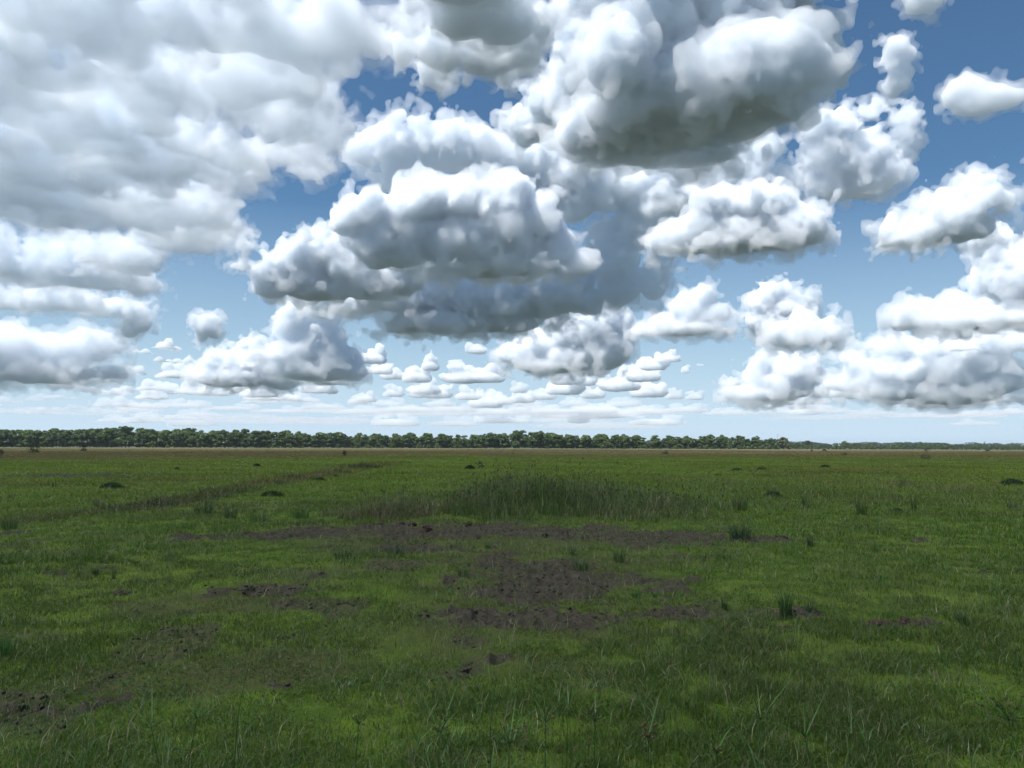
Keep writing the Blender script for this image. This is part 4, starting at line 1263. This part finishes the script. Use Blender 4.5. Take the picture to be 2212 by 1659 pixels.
cloud('small smooth lens-shaped cloud alone near the right edge', far([(2085,200,36,26),(2120,215,50,26),(2160,217,40,18),(2065,222,20,12)], 4200), 23, mfp_px=14, vox_px=2.6, ragged=.7, amp=.7)
cloud('small wisp touching the top edge at the right', far([(2005,0,28,20),(1990,-15,30,20),(2012,18,10,14)], 3400), 24, mfp_px=11, vox_px=2.6, ragged=.9, amp=1.2)
cloud('slanting white cloud rising to the right near the right edge', far([(1960,530,50,34),(1930,540,34,22),(2010,500,50,36),(2060,450,55,42),(2110,415,46,36),(2080,490,50,40),(2170,430,26,22),(2030,540,70,26),(1920,500,22,20),(2120,390,20,16)], 5300),
      25, mfp_px=8, vox_px=2.8, ragged=.4, amp=1.0, base=1225)
cloud('tall white cloud cut off by the right edge of the view', far([(2150,530,42,36),(2190,560,40,40),(2170,610,50,45),(2210,620,50,60),(2150,670,60,36),(2060,680,60,34),(1985,690,50,36),(2110,690,100,34),(2220,690,80,60),(2260,560,60,60)], 9500),
      26, mfp_px=6, vox_px=2.6, ragged=.15, amp=.9, base=1290)
cloud('layered low cloud stack under the tall cloud at the right edge', far([(1990,745,90,20),(2090,745,110,22),(1900,790,50,20),(1960,800,90,24),(2060,800,100,30),(1850,830,60,18),(1960,845,90,16),(2060,850,80,22),(2130,820,60,30),(1830,770,26,12)], 15000),
      27, mfp_px=9, vox_px=2.6, ragged=.4, amp=1.0)
cloud('knobbly cumulus head above a flat-bottomed cumulus, right of centre', far([(1665,640,32,30),(1690,625,20,18),(1700,660,40,26),(1640,660,28,26),(1735,655,18,16),(1660,700,40,30)], 12000),
      28, mfp_px=5, vox_px=2.4, ragged=.1, amp=.9, extra=[(far([(1690,720,34,32),(1735,712,40,34),(1780,718,36,30),(1740,735,70,18)], 9700), 2.4, 29, dict(ragged=.12, amp=.85, base=1205))])
cloud('cloud with a white slanting left flank below the knobbly cumulus', far([(1670,780,32,26),(1640,805,36,26),(1600,850,40,18),(1690,830,60,36),(1720,800,50,40),(1660,850,70,20),(1750,800,26,24)], 16000),
      30, mfp_px=7, vox_px=2.4, ragged=.2, amp=.9, base=960)
cloud('fluffy slanting cloud in the blue just right of centre', far([(1400,715,36,16),(1440,700,40,26),(1490,670,40,36),(1520,640,26,26),(1540,675,40,24),(1480,712,80,14),(1575,675,18,12)], 10500),
      31, mfp_px=8, vox_px=2.4, ragged=.35, amp=1.0, base=1485)
cloud('wide cumulus with a ragged left crest below the central cloud', far([(1110,765,42,22),(1170,750,50,36),(1230,720,50,46),(1290,700,60,42),(1220,770,80,30),(1300,760,60,40),(1200,790,90,18),(1210,670,18,20),(1340,700,22,24)], 12500),
      32, mfp_px=7, vox_px=2.4, ragged=.25, amp=.95, base=1205)
cloud('pale tower of cloud below the white cauliflower-headed cloud', far([(640,680,44,40),(700,680,45,40),(620,710,36,30),(690,730,60,45),(640,760,70,30),(720,775,60,34),(680,800,90,24)], 13500),
      33, mfp_px=9, vox_px=2.4, ragged=.2, amp=.95, base=1115)
cloud('small round puff alone in the blue at the left', far([(448,704,28,22),(462,716,18,16),(436,722,14,16)], 9000), 34, mfp_px=6, vox_px=2.2, ragged=.25, amp=.9)
cloud('white cumulus with many heads low over the left of the wood', far([(470,790,36,26),(520,785,50,26),(580,800,50,28),(500,815,80,20),(610,820,40,22),(540,740,18,12),(555,755,22,14),(450,810,20,18)], 17000),
      35, mfp_px=6, vox_px=2.2, ragged=.1, amp=.95)
cloud('white scrap of cloud hanging off the corner of the huge grey cloud', far([(285,680,18,22),(300,700,28,18),(280,715,20,14),(255,665,20,14)], 8500), 36, mfp_px=9, vox_px=2.2, ragged=.6, amp=1.1)
cloud('low grey cloud bank at the left edge under the huge grey cloud', far([(20,760,90,46),(120,760,80,40),(190,745,60,36),(80,800,120,24),(-60,760,90,60),(200,720,22,16),(235,800,26,14),(30,720,40,12)], 12000),
      37, mfp_px=14, vox_px=2.8, ragged=.4, amp=1.0)
cloud('thin torn scraps of cloud in the blue gap left of centre', far([(528,530,14,18),(540,512,8,8),(520,575,22,8),(658,508,14,16),(530,545,10,20)], 6500), 38, mfp_px=14, vox_px=2.0, ragged=1.0, amp=1.3)

# --- small cumuli far away over the horizon
small = [(360,760,36,14,16),(395,790,24,16,18),(385,815,45,18,19),(300,700+75,30,10,18),(255,786,18,9,16),(280,815,40,12,21),(200,830,45,16,22),(230,855,60,10,24),
 (150,845,50,14,24),(110,870,60,10,26),(430,850,60,14,22),(340,845,45,12,22),(520,845,55,12,22),(590,860,60,12,24),(690,840,40,16,20),(745,790+20,26,14,16),
 (800,775,36,18,15),(820,800,30,14,17),(900,815,34,18,17),(930,790,20,20,15),(985,790,22,10,17),(1000,815,44,14,17),(1045,815,46,12,17),(1030,755,24,16,15),
 (790,862,24,13,21),(850,850,24,10,21),(930,850,50,12,21),(1010,855,30,10,22),(1130,860,30,14,21),(1120,840,20,14,20),(1220,838,46,16,19),(1175,855,30,9,22),
 (1280,850,30,12,21),(1340,830,44,20,17),(1390,810,40,26,16),(1400,845,40,16,19),(1440,775,30,10,15),(1410,790,30,16,15),(1455,855,22,10,22),(1500,858,20,12,21),
 (1480,800,10,14,16),(1512,790,8,5,16),(1565,700+20,14,7,11),(1600,862,20,8,24),(1800,852,36,16,20),(1870,852,20,9,21),(1900,832,30,12,19),(2040,850,60,16,19),
 (2120,875,40,14,22),(2020,880,50,10,24),(1940,872,50,10,24),(2190,870,36,14,21),(2150,820,22,24,17),(2090,770,40,14,14),(1870,700+65,18,9,13),(1760,865,30,8,25),
 (700,880,50,9,28),(780,890,60,8,30),(880,885,60,9,28),(980,885,50,8,29),(1080,890,60,8,30),(1180,888,60,9,29),(1290,885,50,9,28),(1390,890,60,8,30),(1480,885,50,9,29),
 (1580,892,60,7,31),(1690,890,50,8,30),(1790,890,50,8,30),(1880,895,50,7,31),(600,890,60,8,30),(500,885,60,9,28),(400,880,60,10,27),(300,885,60,9,28),(190,890,60,9,29),(90,895,70,8,30),(10,880,60,11,27),
 (560,870,40,9,26),(650,865,44,9,25),(1060,870,40,9,25),(1240,870,36,9,25),(1350,872,40,9,26),(950,872,36,8,26),(840,872,36,8,26),(2110,900,60,7,31),(1990,902,60,6,32),(2190,895,40,8,31)]
for k in range(34):
    u_, v_ = random.uniform(-20, 2232), random.uniform(790, 872)
    s_ = random.uniform(.6, 1.2)
    small.append((u_, v_, 34 * s_, 15 * s_, 16 + (v_ - 790) * .09))
for k in range(16):
    small.append((random.uniform(-20, 2232), random.uniform(880, 922), random.uniform(110, 220), random.uniform(6, 10), random.uniform(33, 44)))
for k in range(40):
    small.append((random.uniform(-20, 2232), random.uniform(868, 918), random.uniform(26, 70), random.uniform(7, 13), random.uniform(24, 34)))
words = ['white flat-bottomed cumulus', 'pale low cumulus', 'small white puff']
for i, (u, v, ru, rv, km) in enumerate(small):
    g_ = np.random.default_rng(500 + i)
    rv = min(rv * 1.6, max(rv, .62 * ru)) if v < 866 else rv * 1.3
    bl = [(u, v + rv * .1, ru, rv * .7, km * 1000.0)]
    for k in range(6 if ru > 15 else 3):
        fx = g_.uniform(-.75, .75)
        h = g_.uniform(.35, .75) * (1 - abs(fx) * .4)
        bl.append((u + fx * ru, v - rv * g_.uniform(0.2, .95), ru * g_.uniform(.16, .30) + 3, rv * h, km * 1000.0))
    cloud('one of the many small pale cumulus clouds low over the wood', bl, 600 + i, base=(km * 1000.0) * (965.5 - 0.0 - v - rv * .5) / FPX * .985, mfp_px=(3.5 + max(0, km - 12) * .5) * (4.5 if ru > 100 else 1.6 if km > 24 else 1), vox_px=1.9, ragged=float(g_.uniform(.1, .5)), amp=1.0, fringe=0,
          group='small cumulus clouds low over the horizon')
print('CLOUD QUADS', NQ)
